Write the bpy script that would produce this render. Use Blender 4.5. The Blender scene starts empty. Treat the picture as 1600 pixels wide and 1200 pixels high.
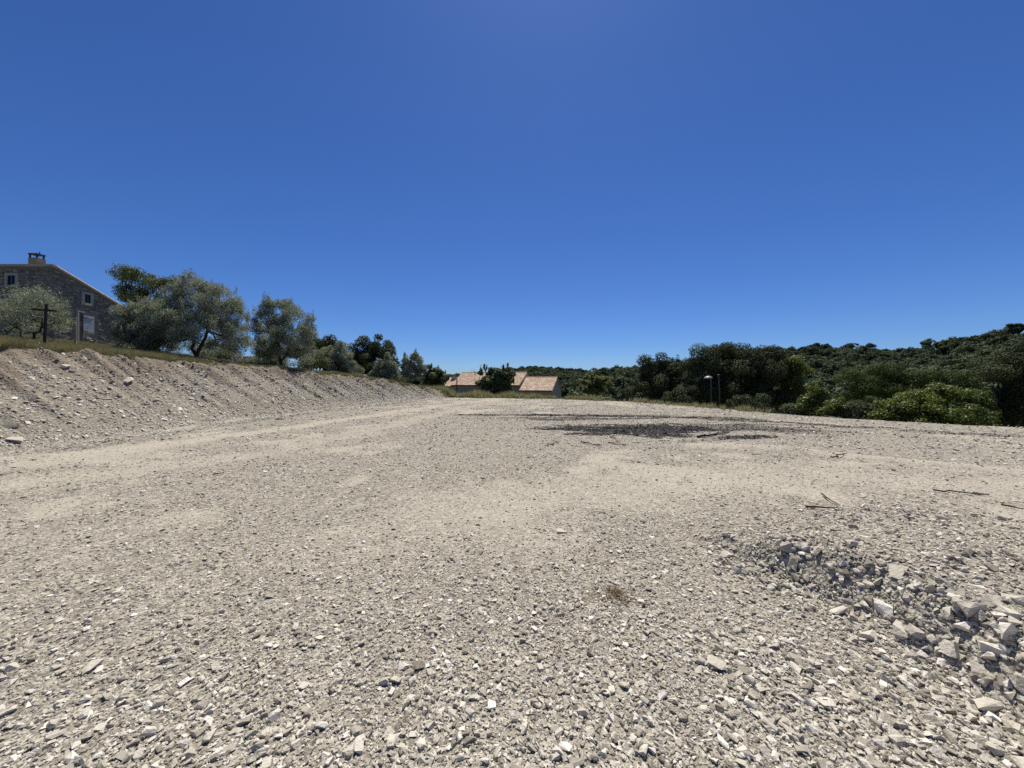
import bpy, bmesh, math, random
import numpy as np
from mathutils import Vector, Matrix

random.seed(7)
RNG = np.random.default_rng(7)
R = math.radians
SC = bpy.context.scene
COL = SC.collection

# ------------------------------------------------------------------ camera, sky, sun, exposure
CAM_H = 1.55
F = 1600 * 13.0 / 36.0          # focal length in photo pixels
HOR = 596.0                     # eye level in photo pixels
cam = bpy.data.cameras.new('camera')
cam.lens = 13.0
cam.sensor_width = 36.0
cam.shift_y = -(600 - HOR) / 1600.0
cam.clip_start = 0.05
cam.clip_end = 6000
cam_o = bpy.data.objects.new('camera', cam)
cam_o.location = (0, 0, CAM_H)
cam_o.rotation_euler = (R(90), 0, 0)
COL.objects.link(cam_o)
SC.camera = cam_o

SUN_EL, SUN_AZ = R(63.0), R(7.0)
world = bpy.data.worlds.new('World')
SC.world = world
world.use_nodes = True
wn = world.node_tree
bgn = wn.nodes['Background']
sky = wn.nodes.new('ShaderNodeTexSky')
sky.sky_type = 'NISHITA'
sky.sun_disc = False
sky.sun_elevation = SUN_EL
sky.sun_rotation = SUN_AZ
sky.altitude = 1300
sky.air_density = 1.0
sky.dust_density = 0.6
sky.ozone_density = 3.0
hs = wn.nodes.new('ShaderNodeHueSaturation')
hs.inputs['Saturation'].default_value = 1.12
wn.links.new(sky.outputs['Color'], hs.inputs['Color'])
tint = wn.nodes.new('ShaderNodeMix'); tint.data_type = 'RGBA'; tint.blend_type = 'MULTIPLY'; tint.inputs[0].default_value = 1
tint.inputs[7].default_value = (.57, .79, 1.2, 1)          # white balance of the photograph
wn.links.new(hs.outputs['Color'], tint.inputs[6])
wn.links.new(tint.outputs[2], bgn.inputs['Color'])
bgn.inputs['Strength'].default_value = 0.062

sun = bpy.data.lights.new('sun', 'SUN')
sun.energy = 4.8
sun.angle = R(0.53)
sun.color = (1.0, 0.935, 0.82)
sun_o = bpy.data.objects.new('sun', sun)
sdir = Vector((math.sin(SUN_AZ) * math.cos(SUN_EL), math.cos(SUN_AZ) * math.cos(SUN_EL), math.sin(SUN_EL)))
sun_o.rotation_euler = (-sdir).to_track_quat('-Z', 'Y').to_euler()
sun_o.location = (0, 0, 60)
COL.objects.link(sun_o)

SC.view_settings.view_transform = 'Standard'
SC.view_settings.look = 'None'
SC.view_settings.gamma = 1
SC.view_settings.exposure = 0.38
SC.view_settings.use_curve_mapping = False
SC.cycles.max_bounces = 6
SC.cycles.diffuse_bounces = 3
SC.cycles.transparent_max_bounces = 4
SC.cycles.use_denoising = False

# ------------------------------------------------------------------ helpers
def P(px, py, d):
    return Vector(((px - 800) / F * d, d, CAM_H - (py - HOR) / F * d))

def G(px, py):                                      # a ground pixel on the flat site
    d = CAM_H * F / (py - HOR)
    return ((px - 800) / F * d, d)

def tag(o, label=None, cat=None, group=None, kind=None):
    if label: o['label'] = label
    if cat: o['category'] = cat
    if group: o['group'] = group
    if kind: o['kind'] = kind
    return o

def empty(name, loc=(0, 0, 0), rz=0.0):
    o = bpy.data.objects.new(name, None)
    o.empty_display_size = 0.2
    o.location = loc
    o.rotation_euler = (0, 0, rz)
    COL.objects.link(o)
    return o

def np_mesh(name, verts, faces, smooth=False, attrs=None):
    """verts (n,3); faces (m,3) or (m,4) array or a list of arrays"""
    if not isinstance(faces, (list, tuple)):
        faces = [faces]
    faces = [np.asarray(f, dtype=np.int32) for f in faces if len(f)]
    me = bpy.data.meshes.new(name)
    verts = np.asarray(verts, dtype=np.float32)
    me.vertices.add(len(verts))
    me.vertices.foreach_set('co', verts.ravel())
    loops = np.concatenate([f.ravel() for f in faces]) if faces else np.zeros(0, np.int32)
    tot = np.concatenate([np.full(len(f), f.shape[1], np.int32) for f in faces]) if faces else np.zeros(0, np.int32)
    me.loops.add(len(loops))
    me.loops.foreach_set('vertex_index', loops)
    me.polygons.add(len(tot))
    st = np.concatenate([[0], np.cumsum(tot)[:-1]]).astype(np.int32) if len(tot) else tot
    me.polygons.foreach_set('loop_start', st)
    me.polygons.foreach_set('loop_total', tot)
    me.update(calc_edges=True)
    if len(tot):
        me.polygons.foreach_set('use_smooth', np.full(len(tot), bool(smooth)))
    for k, v in (attrs or {}).items():
        v = np.asarray(v)
        if v.ndim == 1:
            ty = 'INT' if v.dtype.kind == 'i' else 'FLOAT'
            a = me.attributes.new(k, ty, 'POINT')
            a.data.foreach_set('value', v.astype(np.int32 if ty == 'INT' else np.float32))
        else:
            a = me.attributes.new(k, 'FLOAT_VECTOR', 'POINT')
            a.data.foreach_set('vector', v.astype(np.float32).ravel())
    return me

def link(name, me, mat=None, parent=None, loc=None):
    o = bpy.data.objects.new(name, me)
    if mat is not None and not me.materials:
        me.materials.append(mat)
    if parent is not None:
        o.parent = parent
    if loc is not None:
        o.location = loc
    COL.objects.link(o)
    return o

class MB:
    """collects boxes, tubes and prisms, then builds one mesh"""
    def __init__(self):
        self.v, self.q, self.t, self.n = [], [], [], 0
    def add(self, v, q=None, t=None):
        v = np.asarray(v, float)
        self.v.append(v)
        if q is not None and len(q): self.q.append(np.asarray(q, int) + self.n)
        if t is not None and len(t): self.t.append(np.asarray(t, int) + self.n)
        self.n += len(v)
    def box(self, c, s, M=None, jit=0.0):
        v = np.array([[x, y, z] for z in (-.5, .5) for y in (-.5, .5) for x in (-.5, .5)]) * np.array(s)
        if jit: v = v + RNG.uniform(-jit, jit, v.shape)
        if M is not None: v = v @ np.array(M.to_3x3()).T
        v = v + np.array(c)
        self.add(v, [[0, 2, 3, 1], [4, 5, 7, 6], [0, 1, 5, 4], [2, 6, 7, 3], [0, 4, 6, 2], [1, 3, 7, 5]])
    def tube(self, pts, rad, n=6, cap=True):
        pts = np.asarray(pts, float)
        rad = np.broadcast_to(np.asarray(rad, float), (len(pts),))
        ring = []
        d0 = None
        for i in range(len(pts)):
            d = pts[min(i + 1, len(pts) - 1)] - pts[max(i - 1, 0)]
            d = d / (np.linalg.norm(d) + 1e-9)
            ref = np.array([0, 0, 1.0]) if abs(d[2]) < .9 else np.array([1.0, 0, 0])
            if d0 is not None: ref = d0
            a = np.cross(d, ref); a /= (np.linalg.norm(a) + 1e-9)
            b = np.cross(a, d)
            d0 = b
            th = np.arange(n) * 2 * np.pi / n
            ring.append(pts[i] + rad[i] * (np.cos(th)[:, None] * a + np.sin(th)[:, None] * b))
        v = np.concatenate(ring)
        q = []
        for i in range(len(pts) - 1):
            for k in range(n):
                q.append([i * n + k, i * n + (k + 1) % n, (i + 1) * n + (k + 1) % n, (i + 1) * n + k])
        t = []
        if cap:
            v = np.concatenate([v, pts[:1], pts[-1:]])
            c0, c1 = len(v) - 2, len(v) - 1
            m = (len(pts) - 1) * n
            for k in range(n):
                t.append([c0, (k + 1) % n, k]); t.append([c1, m + k, m + (k + 1) % n])
        self.add(v, q, t)
    def lathe(self, prof, c=(0, 0, 0), n=12):
        v, q = [], []
        for (r, z) in prof:
            for k in range(n):
                a = 2 * math.pi * k / n
                v.append((c[0] + r * math.cos(a), c[1] + r * math.sin(a), c[2] + z))
        for i in range(len(prof) - 1):
            for k in range(n):
                q.append([i * n + k, i * n + (k + 1) % n, (i + 1) * n + (k + 1) % n, (i + 1) * n + k])
        self.add(v, q)
    def build(self, name, mat, parent=None, smooth=False):
        me = np_mesh(name, np.concatenate(self.v), [np.concatenate(x) for x in (self.q, self.t) if x], smooth)
        return link(name, me, mat, parent)

# value noise
_T = np.random.default_rng(3).random((256, 256))
def vnoise(x, y):
    xi = np.floor(x).astype(int); yi = np.floor(y).astype(int)
    fx = x - xi; fy = y - yi
    fx = fx * fx * (3 - 2 * fx); fy = fy * fy * (3 - 2 * fy)
    a = _T[xi & 255, yi & 255]; b = _T[(xi + 1) & 255, yi & 255]
    c = _T[xi & 255, (yi + 1) & 255]; d = _T[(xi + 1) & 255, (yi + 1) & 255]
    return (a * (1 - fx) + b * fx) * (1 - fy) + (c * (1 - fx) + d * fx) * fy
def fbm(x, y, o=4):
    s, a, t = 0, 1.0, 0
    for i in range(o):
        s = s + a * vnoise(x + 17.3 * i, y + 5.1 * i); t += a
        a *= .5; x = x * 2.03; y = y * 2.03
    return s / t
def sst(x, a, b):
    t = np.clip((x - a) / (b - a), 0, 1)
    return t * t * (3 - 2 * t)

def seg_dist(x, y, poly):
    d = np.full(np.shape(x), 1e9)
    for (x0, y0), (x1, y1) in zip(poly[:-1], poly[1:]):
        dx, dy = x1 - x0, y1 - y0
        t = np.clip(((x - x0) * dx + (y - y0) * dy) / (dx * dx + dy * dy), 0, 1)
        d = np.minimum(d, np.hypot(x - x0 - t * dx, y - y0 - t * dy))
    return d
def inside(x, y, poly):
    r = np.zeros(np.shape(x), bool)
    n = len(poly)
    for i in range(n):
        x0, y0 = poly[i]; x1, y1 = poly[(i + 1) % n]
        if y0 == y1: continue
        c = ((y0 > y) != (y1 > y)) & (x < (x1 - x0) * (y - y0) / (y1 - y0) + x0)
        r ^= c
    return r

# ------------------------------------------------------------------ the lie of the land
EDGE = [(-160, 78), (-45, 64), (-22, 52), (-12, 42), (-6, 36.5), (0, 35), (5.5, 32.5), (9.7, 28), (11.6, 22.4), (12.7, 18.3),
        (13.8, 16), (15, 14.45), (16.2, 13.4), (17.2, 12.4), (24, 6), (34, -8)]
RIM = EDGE + [(40, -60), (-160, -60)]
TOE_Y = [-40, 3, 7.8, 15, 20, 26, 33, 38, 44]
TOE_X = [-9.5, -10.3, -10.8, -10.9, -10.3, -9.0, -7.0, -5.6, -5.0]
HB_Y = [-40, 0, 10.5, 20, 27, 31, 34, 37, 42]
HB_H = [2.6, 2.6, 2.5, 2.35, 1.85, 1.45, .95, .45, .2]
WIN = [(1.95, 3.5), (2.28, 2.95), (2.46, 2.5), (2.5, 2.0), (2.52, 1.6), (2.5, .4)]      # coarse windrow at the right
WIN2 = [(3.55, 4.0), (4.2, 4.25), (4.9, 4.05), (5.6, 3.6), (6.5, 3.1)]

def bank(x, y):
    xt = np.interp(y, TOE_Y, TOE_X) + .5 * (fbm(y * .35, y * 0 + 3.3, 2) - .5)
    hb = np.interp(y, HB_Y, HB_H)
    wid = hb / .68 + .15
    u = (xt - x) / wid                               # 0 at the toe, 1 at the top
    s = np.maximum(xt - wid - x, 0)                  # distance behind the top
    return u, s, hb

def masks(x, y):
    """what the surface is made of: ash, dust (smooth pale fines), soil, turf, coarse"""
    u, s, hb = bank(x, y)
    ns = fbm(x * .7, y * 3.0, 4); n1 = fbm(x * .55, y * .55, 4); n2 = fbm(x * 1.7 + 9, y * 1.7, 4); n3 = fbm(x * 5 + 3, y * 5, 3)
    on = inside(x, y, RIM)
    # burnt strip and patch
    l1 = [(-2.2, 17.4), (1.5, 17.0), (5.7, 16.6), (9.3, 14.9), (11.2, 13.1), (12.6, 11.9), (14.4, 10.6)]
    dl = seg_dist(x, y, l1) + (n2 - .5) * .9 + (ns - .5) * 1.6
    w1 = np.interp(x, [-2.2, 2, 6, 9, 12, 14.4], [.1, .35, .7, .75, .3, .03])
    ash = sst(dl, w1 + .35, w1 * .3) * np.interp(x, [-2, 6, 9, 13], [.9, 1, .85, .45]) * (.45 + .7 * sst(n3 * .5 + n2 * .5, .35, .6))
    e = np.hypot((x - 4.0) / 3.4, (y - 12.0) / 1.9) + (ns - .5) * 1.7 + (n3 - .5) * .9
    ash = np.maximum(ash, .95 * sst(e, 1.05, .55))
    e = np.hypot((x - 8.0) / 3.2, (y - 12.2) / 1.5) + (ns - .5) * 2.0
    ash = np.maximum(ash, .55 * sst(e, 1.1, .4))
    e = np.hypot((x - 2.8) / 3.8, (y - 15.4) / .9) + (ns - .5) * 2.2
    ash = np.maximum(ash, .6 * sst(e, 1.05, .5))
    e = np.hypot((x - 6.6) / 1.2, (y - 10.3) / .35) + (n2 - .5) * 1.4
    ash = np.maximum(ash, .9 * sst(e, 1.05, .5))
    # pale compacted tracks
    t1 = [(-12, 6.5), (-9.2, 8.2), (-8.2, 9.5), (-7.4, 12.4), (-6.2, 18.3), (-3.6, 26), (-1, 33)]
    t2 = [(4.6, 8.9), (6.6, 8.5), (7.15, 7.6), (8.7, 6.2), (11, 4.8)]
    t3 = [(-14, 3.6), (-7.5, 5.6), (-5.2, 8.0), (-4.4, 12), (-3.2, 20), (-1, 30)]
    t4 = [(8, 5.2), (4.3, 6.2), (1.9, 5.5), (.3, 5.0), (-.9, 4.2), (-1.6, 3.0)]
    dust = np.maximum.reduce([
        .9 * sst(seg_dist(x, y, t1) + (n2 - .5) * .9, .75, .15),
        .8 * sst(seg_dist(x, y, t2) + (n2 - .5) * .7, .5, .08),
        .6 * sst(seg_dist(x, y, t3) + (n2 - .5) * 1.2, 1.0, .1),
        .6 * sst(seg_dist(x, y, t4) + (n2 - .5) * 1.3, 1.3, .2),
        .75 * sst(n1 + (n2 - .5) * .5, .56, .74)])
    dust = dust * sst(y, 2.2, 4.5) * (u < .02)
    dw = seg_dist(x + .16, y, WIN) + (n2 - .5) * .25
    dw2 = seg_dist(x, y, WIN2) + (n2 - .5) * .3
    coarse = np.maximum(sst(dw, .46, .16) * sst(y, 3.5, 3.0), .6 * sst(dw2, .55, .1))
    right = sst(x - np.interp(y, [p[1] for p in WIN[::-1]], [p[0] for p in WIN[::-1]]), -.1, .3) * sst(y, 4.4, 3.6)
    coarse = np.maximum(coarse, .45 * right)
    coarse = np.maximum(coarse, .45 * sst(x + 1.2 * n1, 1.0, 1.8) * sst(y, 2.6, 1.9))
    coarse = np.maximum(coarse, .2 * sst(y, 2.3, 1.5))
    coarse = np.maximum(coarse, .5 * sst(n1, .55, .7) * sst(x, 8, 11) * sst(y, 11, 9))
    dust = dust * (1 - .8 * coarse)
    soil = sst(u + (n2 - .5) * .5 + 1.1 * (.6 * vnoise(y * 2.9, x * .12 + 4) + .4 * vnoise(y * 5.6, x * .2 + 9) - .5), .42, .95) * (u < 1.25) * sst(hb, .1, .6)
    soil = np.maximum(soil, .42 * sst(u, 0, .15) * (u < 1.25))
    turf = sst(u + (n2 - .5) * .12, 1.0, 1.06) * sst(hb + (s > 2) * 1, .1, .4)
    dout = seg_dist(x, y, EDGE)
    turf = np.where(on, np.maximum(turf, .8 * sst(dout + (n2 - .5) * 1.5, .9, .1) * (x < 7)), 1.0)
    return dict(ash=ash * on, dust=dust * on, soil=soil, turf=turf, coarse=coarse * on)

def zfun(x, y):
    x = np.asarray(x, float); y = np.asarray(y, float)
    u, s, hb = bank(x, y)
    uc = np.clip(u, 0, 1)
    prof = uc + .04 * np.sin(uc * math.pi) * (1 - 2 * uc)
    z = hb * prof
    up = np.interp(y, [-10, 24, 32, 44], [.125, .125, .07, .03])
    z = z + up * np.minimum(s, 22)
    on_bank = sst(u, .05, .3) * sst(u, 1.08, .9) * sst(hb, .1, .8)
    rake = (.75 * (vnoise(y * 2.9, x * .12 + 4) - .5) + .6 * (vnoise(y * 5.6, x * .2 + 9) - .5)) * (.55 + .6 * sst(u, .2, .9))
    z = z + on_bank * (.62 * rake + .10 * (fbm(x * 1.4, y * 1.4, 3) - .5)) + .3 * (fbm(y * 1.9, x * 1.9 + 7, 4) - .5) * sst(np.abs(u - 1), .22, 0) * sst(hb, .1, .8)
    z = z + sst(s, 0, .5) * .18 * (fbm(x * .9, y * .9, 4) - .5)
    # the levelled site
    flat = (1 - sst(u, 0, .2))
    r = np.hypot(x, y)
    z = z + flat * (.07 * (fbm(x * .3 + 4, y * .3, 3) - .5) * sst(r, 2, 8) + .045 * (fbm(x * 1.6, y * 1.6, 4) - .5))
    xw = np.interp(y, [p[1] for p in WIN[::-1]], [p[0] for p in WIN[::-1]]) + .2 * (fbm(y * 2, y * 0 + 1, 3) - .5)
    st = sst(x - xw, -.25, .04) * sst(y, 4.4, 2.2)
    z = z + flat * (.33 * st * (1 + .5 * (fbm(x * 3.1, y * 3.1, 3) - .5)) + .05 * np.exp(-((x - xw - .12) / .16) ** 2) * sst(y, 3.6, 3.0))
    d2 = seg_dist(x, y, WIN2)
    z = z + flat * .05 * np.exp(-(d2 / .25) ** 2)
    t2 = [(4.6, 8.9), (6.6, 8.5), (7.15, 7.6), (8.7, 6.2), (11, 4.8)]
    z = z + flat * .05 * np.exp(-(seg_dist(x, y, t2) / .3) ** 2)
    # slope falling away beyond the rim
    dout = np.where(inside(x, y, RIM), 0, seg_dist(x, y, EDGE))
    dep = np.interp(x, [-60, -15, 0, 10, 20], [3.0, 3.0, 4.0, 6.0, 7.5])
    z = z - dep * (1 - np.exp(-dout / 7.0)) + .25 * sst(dout, 0, 2) * (fbm(x * .4, y * .4, 3) - .5)
    return z

def zat(x, y):
    return float(zfun(np.array([x]), np.array([y]))[0])

# ------------------------------------------------------------------ materials
def new_mat(name):
    m = bpy.data.materials.new(name)
    m.use_nodes = True
    nt = m.node_tree
    return m, nt, nt.nodes['Principled BSDF'], nt.nodes['Material Output']

def N(nt, t, **kw):
    n = nt.nodes.new(t)
    for k, v in kw.items():
        if k in n.inputs: n.inputs[k].default_value = v
        else: setattr(n, k, v)
    return n

def mixc(nt, f, a, b, mode='MIX'):
    n = nt.nodes.new('ShaderNodeMix'); n.data_type = 'RGBA'; n.blend_type = mode
    for i, val in ((0, f), (6, a), (7, b)):
        if isinstance(val, bpy.types.NodeSocket): nt.links.new(val, n.inputs[i])
        elif i == 0: n.inputs[0].default_value = val
        else: n.inputs[i].default_value = (*val, 1)
    return n.outputs[2]

def mth(nt, op, a, b=None, c=None, clamp=False):
    n = nt.nodes.new('ShaderNodeMath'); n.operation = op; n.use_clamp = clamp
    for i, val in enumerate((a, b, c)):
        if val is None: continue
        if isinstance(val, bpy.types.NodeSocket): nt.links.new(val, n.inputs[i])
        else: n.inputs[i].default_value = val
    return n.outputs[0]

def attr(nt, name, inst=False):
    n = nt.nodes.new('ShaderNodeAttribute'); n.attribute_name = name
    if inst: n.attribute_type = 'INSTANCER'
    return n.outputs['Fac']

def ramp(nt, f, stops):
    n = nt.nodes.new('ShaderNodeValToRGB')
    e = n.color_ramp.elements
    while len(e) < len(stops): e.new(.5)
    for k, (p, c) in zip(e, stops):
        k.position = p; k.color = (*c, 1) if len(c) == 3 else c
    nt.links.new(f, n.inputs[0])
    return n.outputs[0]

def noise(nt, scale, detail=4, rough=.55, vec=None):
    n = nt.nodes.new('ShaderNodeTexNoise')
    n.inputs['Scale'].default_value = scale; n.inputs['Detail'].default_value = detail; n.inputs['Roughness'].default_value = rough
    if vec is not None: nt.links.new(vec, n.inputs['Vector'])
    return n.outputs['Fac']

def objco(nt):
    return nt.nodes.new('ShaderNodeTexCoord').outputs['Object']

def bump(nt, bsdf, h, strength=.5, dist=.02):
    n = nt.nodes.new('ShaderNodeBump'); n.inputs['Strength'].default_value = strength; n.inputs['Distance'].default_value = dist
    nt.links.new(h, n.inputs['Height']); nt.links.new(n.outputs[0], bsdf.inputs['Normal'])

def plain(name, col, rough=.8, var=.25, scale=6, bmp=.3, metallic=0):
    m, nt, b, _ = new_mat(name)
    co = objco(nt)
    f = noise(nt, scale, 5, .6, co)
    c = mixc(nt, f, [c_ * (1 - var) for c_ in col], [min(1, c_ * (1 + var)) for c_ in col])
    nt.links.new(c, b.inputs['Base Color'])
    b.inputs['Roughness'].default_value = rough
    b.inputs['Metallic'].default_value = metallic
    b.inputs['Specular IOR Level'].default_value = .25
    if bmp: bump(nt, b, noise(nt, scale * 5, 4, .6, co), bmp, .01)
    return m

LIME = (.47, .435, .37)
def ground_material():
    m, nt, b, _ = new_mat('crushed_limestone_ground')
    co = objco(nt)
    v1 = N(nt, 'ShaderNodeTexVoronoi', Scale=46.0); nt.links.new(co, v1.inputs['Vector'])
    v2 = N(nt, 'ShaderNodeTexVoronoi', Scale=17.0); nt.links.new(co, v2.inputs['Vector'])
    sep = N(nt, 'ShaderNodeSeparateColor'); nt.links.new(v1.outputs['Color'], sep.inputs[0])
    sep2 = N(nt, 'ShaderNodeSeparateColor'); nt.links.new(v2.outputs['Color'], sep2.inputs[0])
    peb = ramp(nt, sep.outputs[0], [(0, (.05, .044, .035)), (.3, (.15, .135, .107)), (.65, (.31, .283, .228)), (1, (.62, .58, .485))])
    peb2 = ramp(nt, sep2.outputs[1], [(0, (.11, .098, .074)), (.5, (.29, .265, .212)), (1, (.57, .53, .445))])
    peb = mixc(nt, .4, peb, peb2)
    fines = mixc(nt, noise(nt, 60, 3, .6, co), (.37, .336, .268), (.50, .462, .38))
    mid = noise(nt, 2.2, 6, .65, co)
    base = mixc(nt, mth(nt, 'MULTIPLY', attr(nt, 'dust'), .62), peb, fines)
    base = mixc(nt, .3, base, mixc(nt, mid, (.22, .199, .158), (.50, .465, .378)))
    soil = mixc(nt, noise(nt, 3, 6, .65, co), (.11, .088, .066), (.30, .25, .19))
    base = mixc(nt, mth(nt, 'MULTIPLY', attr(nt, 'soil'), .85), base, soil)
    turf = mixc(nt, noise(nt, 1.3, 6, .7, co), (.05, .055, .02), (.16, .135, .065))
    base = mixc(nt, attr(nt, 'turf'), base, turf)
    ashn = noise(nt, 9, 5, .75, co)
    ashf = mth(nt, 'MULTIPLY', attr(nt, 'ash'), ramp(nt, ashn, [(.3, (.6, .6, .6)), (.5, (1, 1, 1))]))
    ashc = mixc(nt, sep.outputs[1], (.016, .015, .017), (.065, .06, .062))
    base = mixc(nt, ashf, base, ashc)
    nt.links.new(base, b.inputs['Base Color'])
    b.inputs['Roughness'].default_value = .95
    b.inputs['Specular IOR Level'].default_value = .1
    inv = mth(nt, 'SUBTRACT', 1.0, v1.outputs['Distance'])
    h = mth(nt, 'ADD', inv, mth(nt, 'MULTIPLY', mth(nt, 'SUBTRACT', 1.0, v2.outputs['Distance']), 1.6))
    h = mth(nt, 'MULTIPLY', h, mth(nt, 'SUBTRACT', 1.0, mth(nt, 'MULTIPLY', attr(nt, 'dust'), .7)))
    bump(nt, b, h, .8, .02)
    return m

def stone_material():
    m, nt, b, _ = new_mat('broken_limestone')
    co = objco(nt)
    oi = nt.nodes.new('ShaderNodeObjectInfo')
    c = ramp(nt, oi.outputs['Random'], [(0, (.17, .151, .119)), (.14, (.33, .301, .244)), (.45, (.47, .436, .36)), (.75, (.61, .572, .482)), (.93, (.73, .693, .60)), (1, (.84, .815, .74))])
    c = mixc(nt, mth(nt, 'MULTIPLY', noise(nt, 1.3, 5, .7, co), .4), c, (.37, .33, .265))
    c = mixc(nt, mth(nt, 'MULTIPLY', attr(nt, 'soil', True), .4), c, (.22, .18, .13))
    c = mixc(nt, mth(nt, 'MULTIPLY', attr(nt, 'ash', True), .94), c, (.032, .03, .032))
    nt.links.new(c, b.inputs['Base Color'])
    b.inputs['Roughness'].default_value = .85
    b.inputs['Specular IOR Level'].default_value = .2
    bump(nt, b, noise(nt, 4, 5, .65, co), .35, .1)
    return m

def leaf_material(name, lo, hi, trans=.3, rough=.5, spec=.35, kinds=0.0):
    m, nt, b, out = new_mat(name)
    t = attr(nt, 'tone')
    if kinds:                                        # trees of one wood differ from each other
        oi = nt.nodes.new('ShaderNodeObjectInfo')
        t = mth(nt, 'ADD', mth(nt, 'MULTIPLY', t, 1 - kinds), mth(nt, 'MULTIPLY', mth(nt, 'POWER', oi.outputs['Random'], 1.6), kinds * 1.6))
    c = mixc(nt, t, lo, hi)
    nt.links.new(c, b.inputs['Base Color'])
    b.inputs['Roughness'].default_value = rough
    b.inputs['Specular IOR Level'].default_value = spec
    tr = nt.nodes.new('ShaderNodeBsdfTranslucent')
    nt.links.new(mixc(nt, .5, c, (hi[0] * 1.3, hi[1] * 1.4, hi[2] * .7)), tr.inputs['Color'])
    mx = nt.nodes.new('ShaderNodeMixShader'); mx.inputs[0].default_value = trans
    nt.links.new(b.outputs[0], mx.inputs[1]); nt.links.new(tr.outputs[0], mx.inputs[2])
    nt.links.new(mx.outputs[0], out.inputs[0])
    return m

M_GROUND = ground_material()
M_STONE = stone_material()
M_CHAR = plain('charred_wood', (.016, .015, .016), .9, .5, 30)
M_OLIVE = leaf_material('olive_leaf', (.088, .100, .070), (.34, .365, .29), .25, .45, .35)
M_OAK = leaf_material('holm_oak_leaf', (.014, .021, .007), (.105, .124, .055), .10, .65, .1)
M_DECID = leaf_material('broad_leaf', (.028, .044, .012), (.125, .155, .052), .25, .5, .3)
M_LIGHT = leaf_material('light_green_leaf', (.075, .095, .018), (.165, .185, .045), .4, .5, .3)
M_FIG = leaf_material('fig_leaf', (.050, .077, .012), (.150, .188, .036), .33, .5, .35)
M_PINE = leaf_material('pine_needle', (.016, .030, .004), (.095, .135, .018), .15, .55, .2)
M_CYP = leaf_material('cypress_needle', (.008, .014, .006), (.022, .034, .014), .05, .6, .2)
M_HILL = leaf_material('hill_wood_leaf', (.018, .036, .017), (.108, .13, .064), .1, .7, .08, .6)
M_GRASS = leaf_material('summer_grass', (.075, .080, .038), (.27, .24, .15), .3, .6, .2)
M_WEED = leaf_material('grey_green_weed', (.10, .115, .06), (.38, .35, .23), .3, .6, .2)
M_BARK = plain('olive_bark', (.045, .038, .030), .9, .45, 5, .6)
M_DEAD = plain('dead_wood', (.30, .265, .22), .85, .4, 12, .4)
M_TWIG = plain('brown_twig', (.075, .052, .035), .85, .4, 25, .4)
M_TWIG2 = plain('brown_door_boards', (.16, .125, .09), .85, .3, 9, .4)
M_WEATH = plain('dark_weathered_timber', (.040, .033, .030), .85, .35, 9, .5)
M_MORTAR = plain('lime_mortar', (.25, .22, .17), .95, .3, 8, .6)
M_DRESSED = plain('dressed_pale_stone', (.40, .37, .30), .85, .15, 7, .3)
M_SHUTTER = plain('pale_grey_shutter_paint', (.42, .44, .50), .6, .10, 10, .15)
M_DARK = plain('dark_interior', (.012, .012, .014), .9, .2, 4, 0)
M_IRON = plain('dark_iron', (.03, .03, .032), .55, .3, 20, .2)
M_STEEL = plain('galvanised_steel', (.11, .11, .105), .5, .15, 14, .1, .3)
M_LAMP = plain('white_lamp_enamel', (.27, .27, .26), .4, .08, 10, 0)
M_RENDER = plain('ochre_lime_render', (.40, .29, .19), .95, .14, 3, .3)
M_PINKR = plain('pinkish_lime_render', (.46, .34, .27), .95, .12, 3, .3)
M_GREYR = plain('grey_green_render', (.30, .275, .20), .95, .14, 3, .3)
M_MOUND = plain('spoil_earth', (.24, .20, .155), .95, .4, 4, .8)

def glass_material():
    m, nt, b, _ = new_mat('window_glass')
    b.inputs['Base Color'].default_value = (.02, .025, .03, 1)
    b.inputs['Roughness'].default_value = .05
    b.inputs['Specular IOR Level'].default_value = .6
    return m
M_GLASS = glass_material()

def tile_material(name, lo, hi, pale):
    m, nt, b, _ = new_mat(name)
    oi = nt.nodes.new('ShaderNodeObjectInfo')
    c0 = mixc(nt, mth(nt, 'MULTIPLY', noise(nt, 1.1, 5, .75, objco(nt)), 1.0), lo, hi)
    tone = attr(nt, 'tone')
    c = mixc(nt, tone, c0, pale)
    c = mixc(nt, mth(nt, 'MULTIPLY', oi.outputs['Random'], .35), c, pale)
    nt.links.new(c, b.inputs['Base Color'])
    b.inputs['Roughness'].default_value = .9
    b.inputs['Specular IOR Level'].default_value = .15
    return m
M_TILE = tile_material('canal_tile', (.28, .18, .12), (.48, .335, .235), (.64, .525, .40))
M_OLDTILE = tile_material('weathered_canal_tile', (.32, .25, .19), (.52, .43, .34), (.60, .54, .46))

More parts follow.
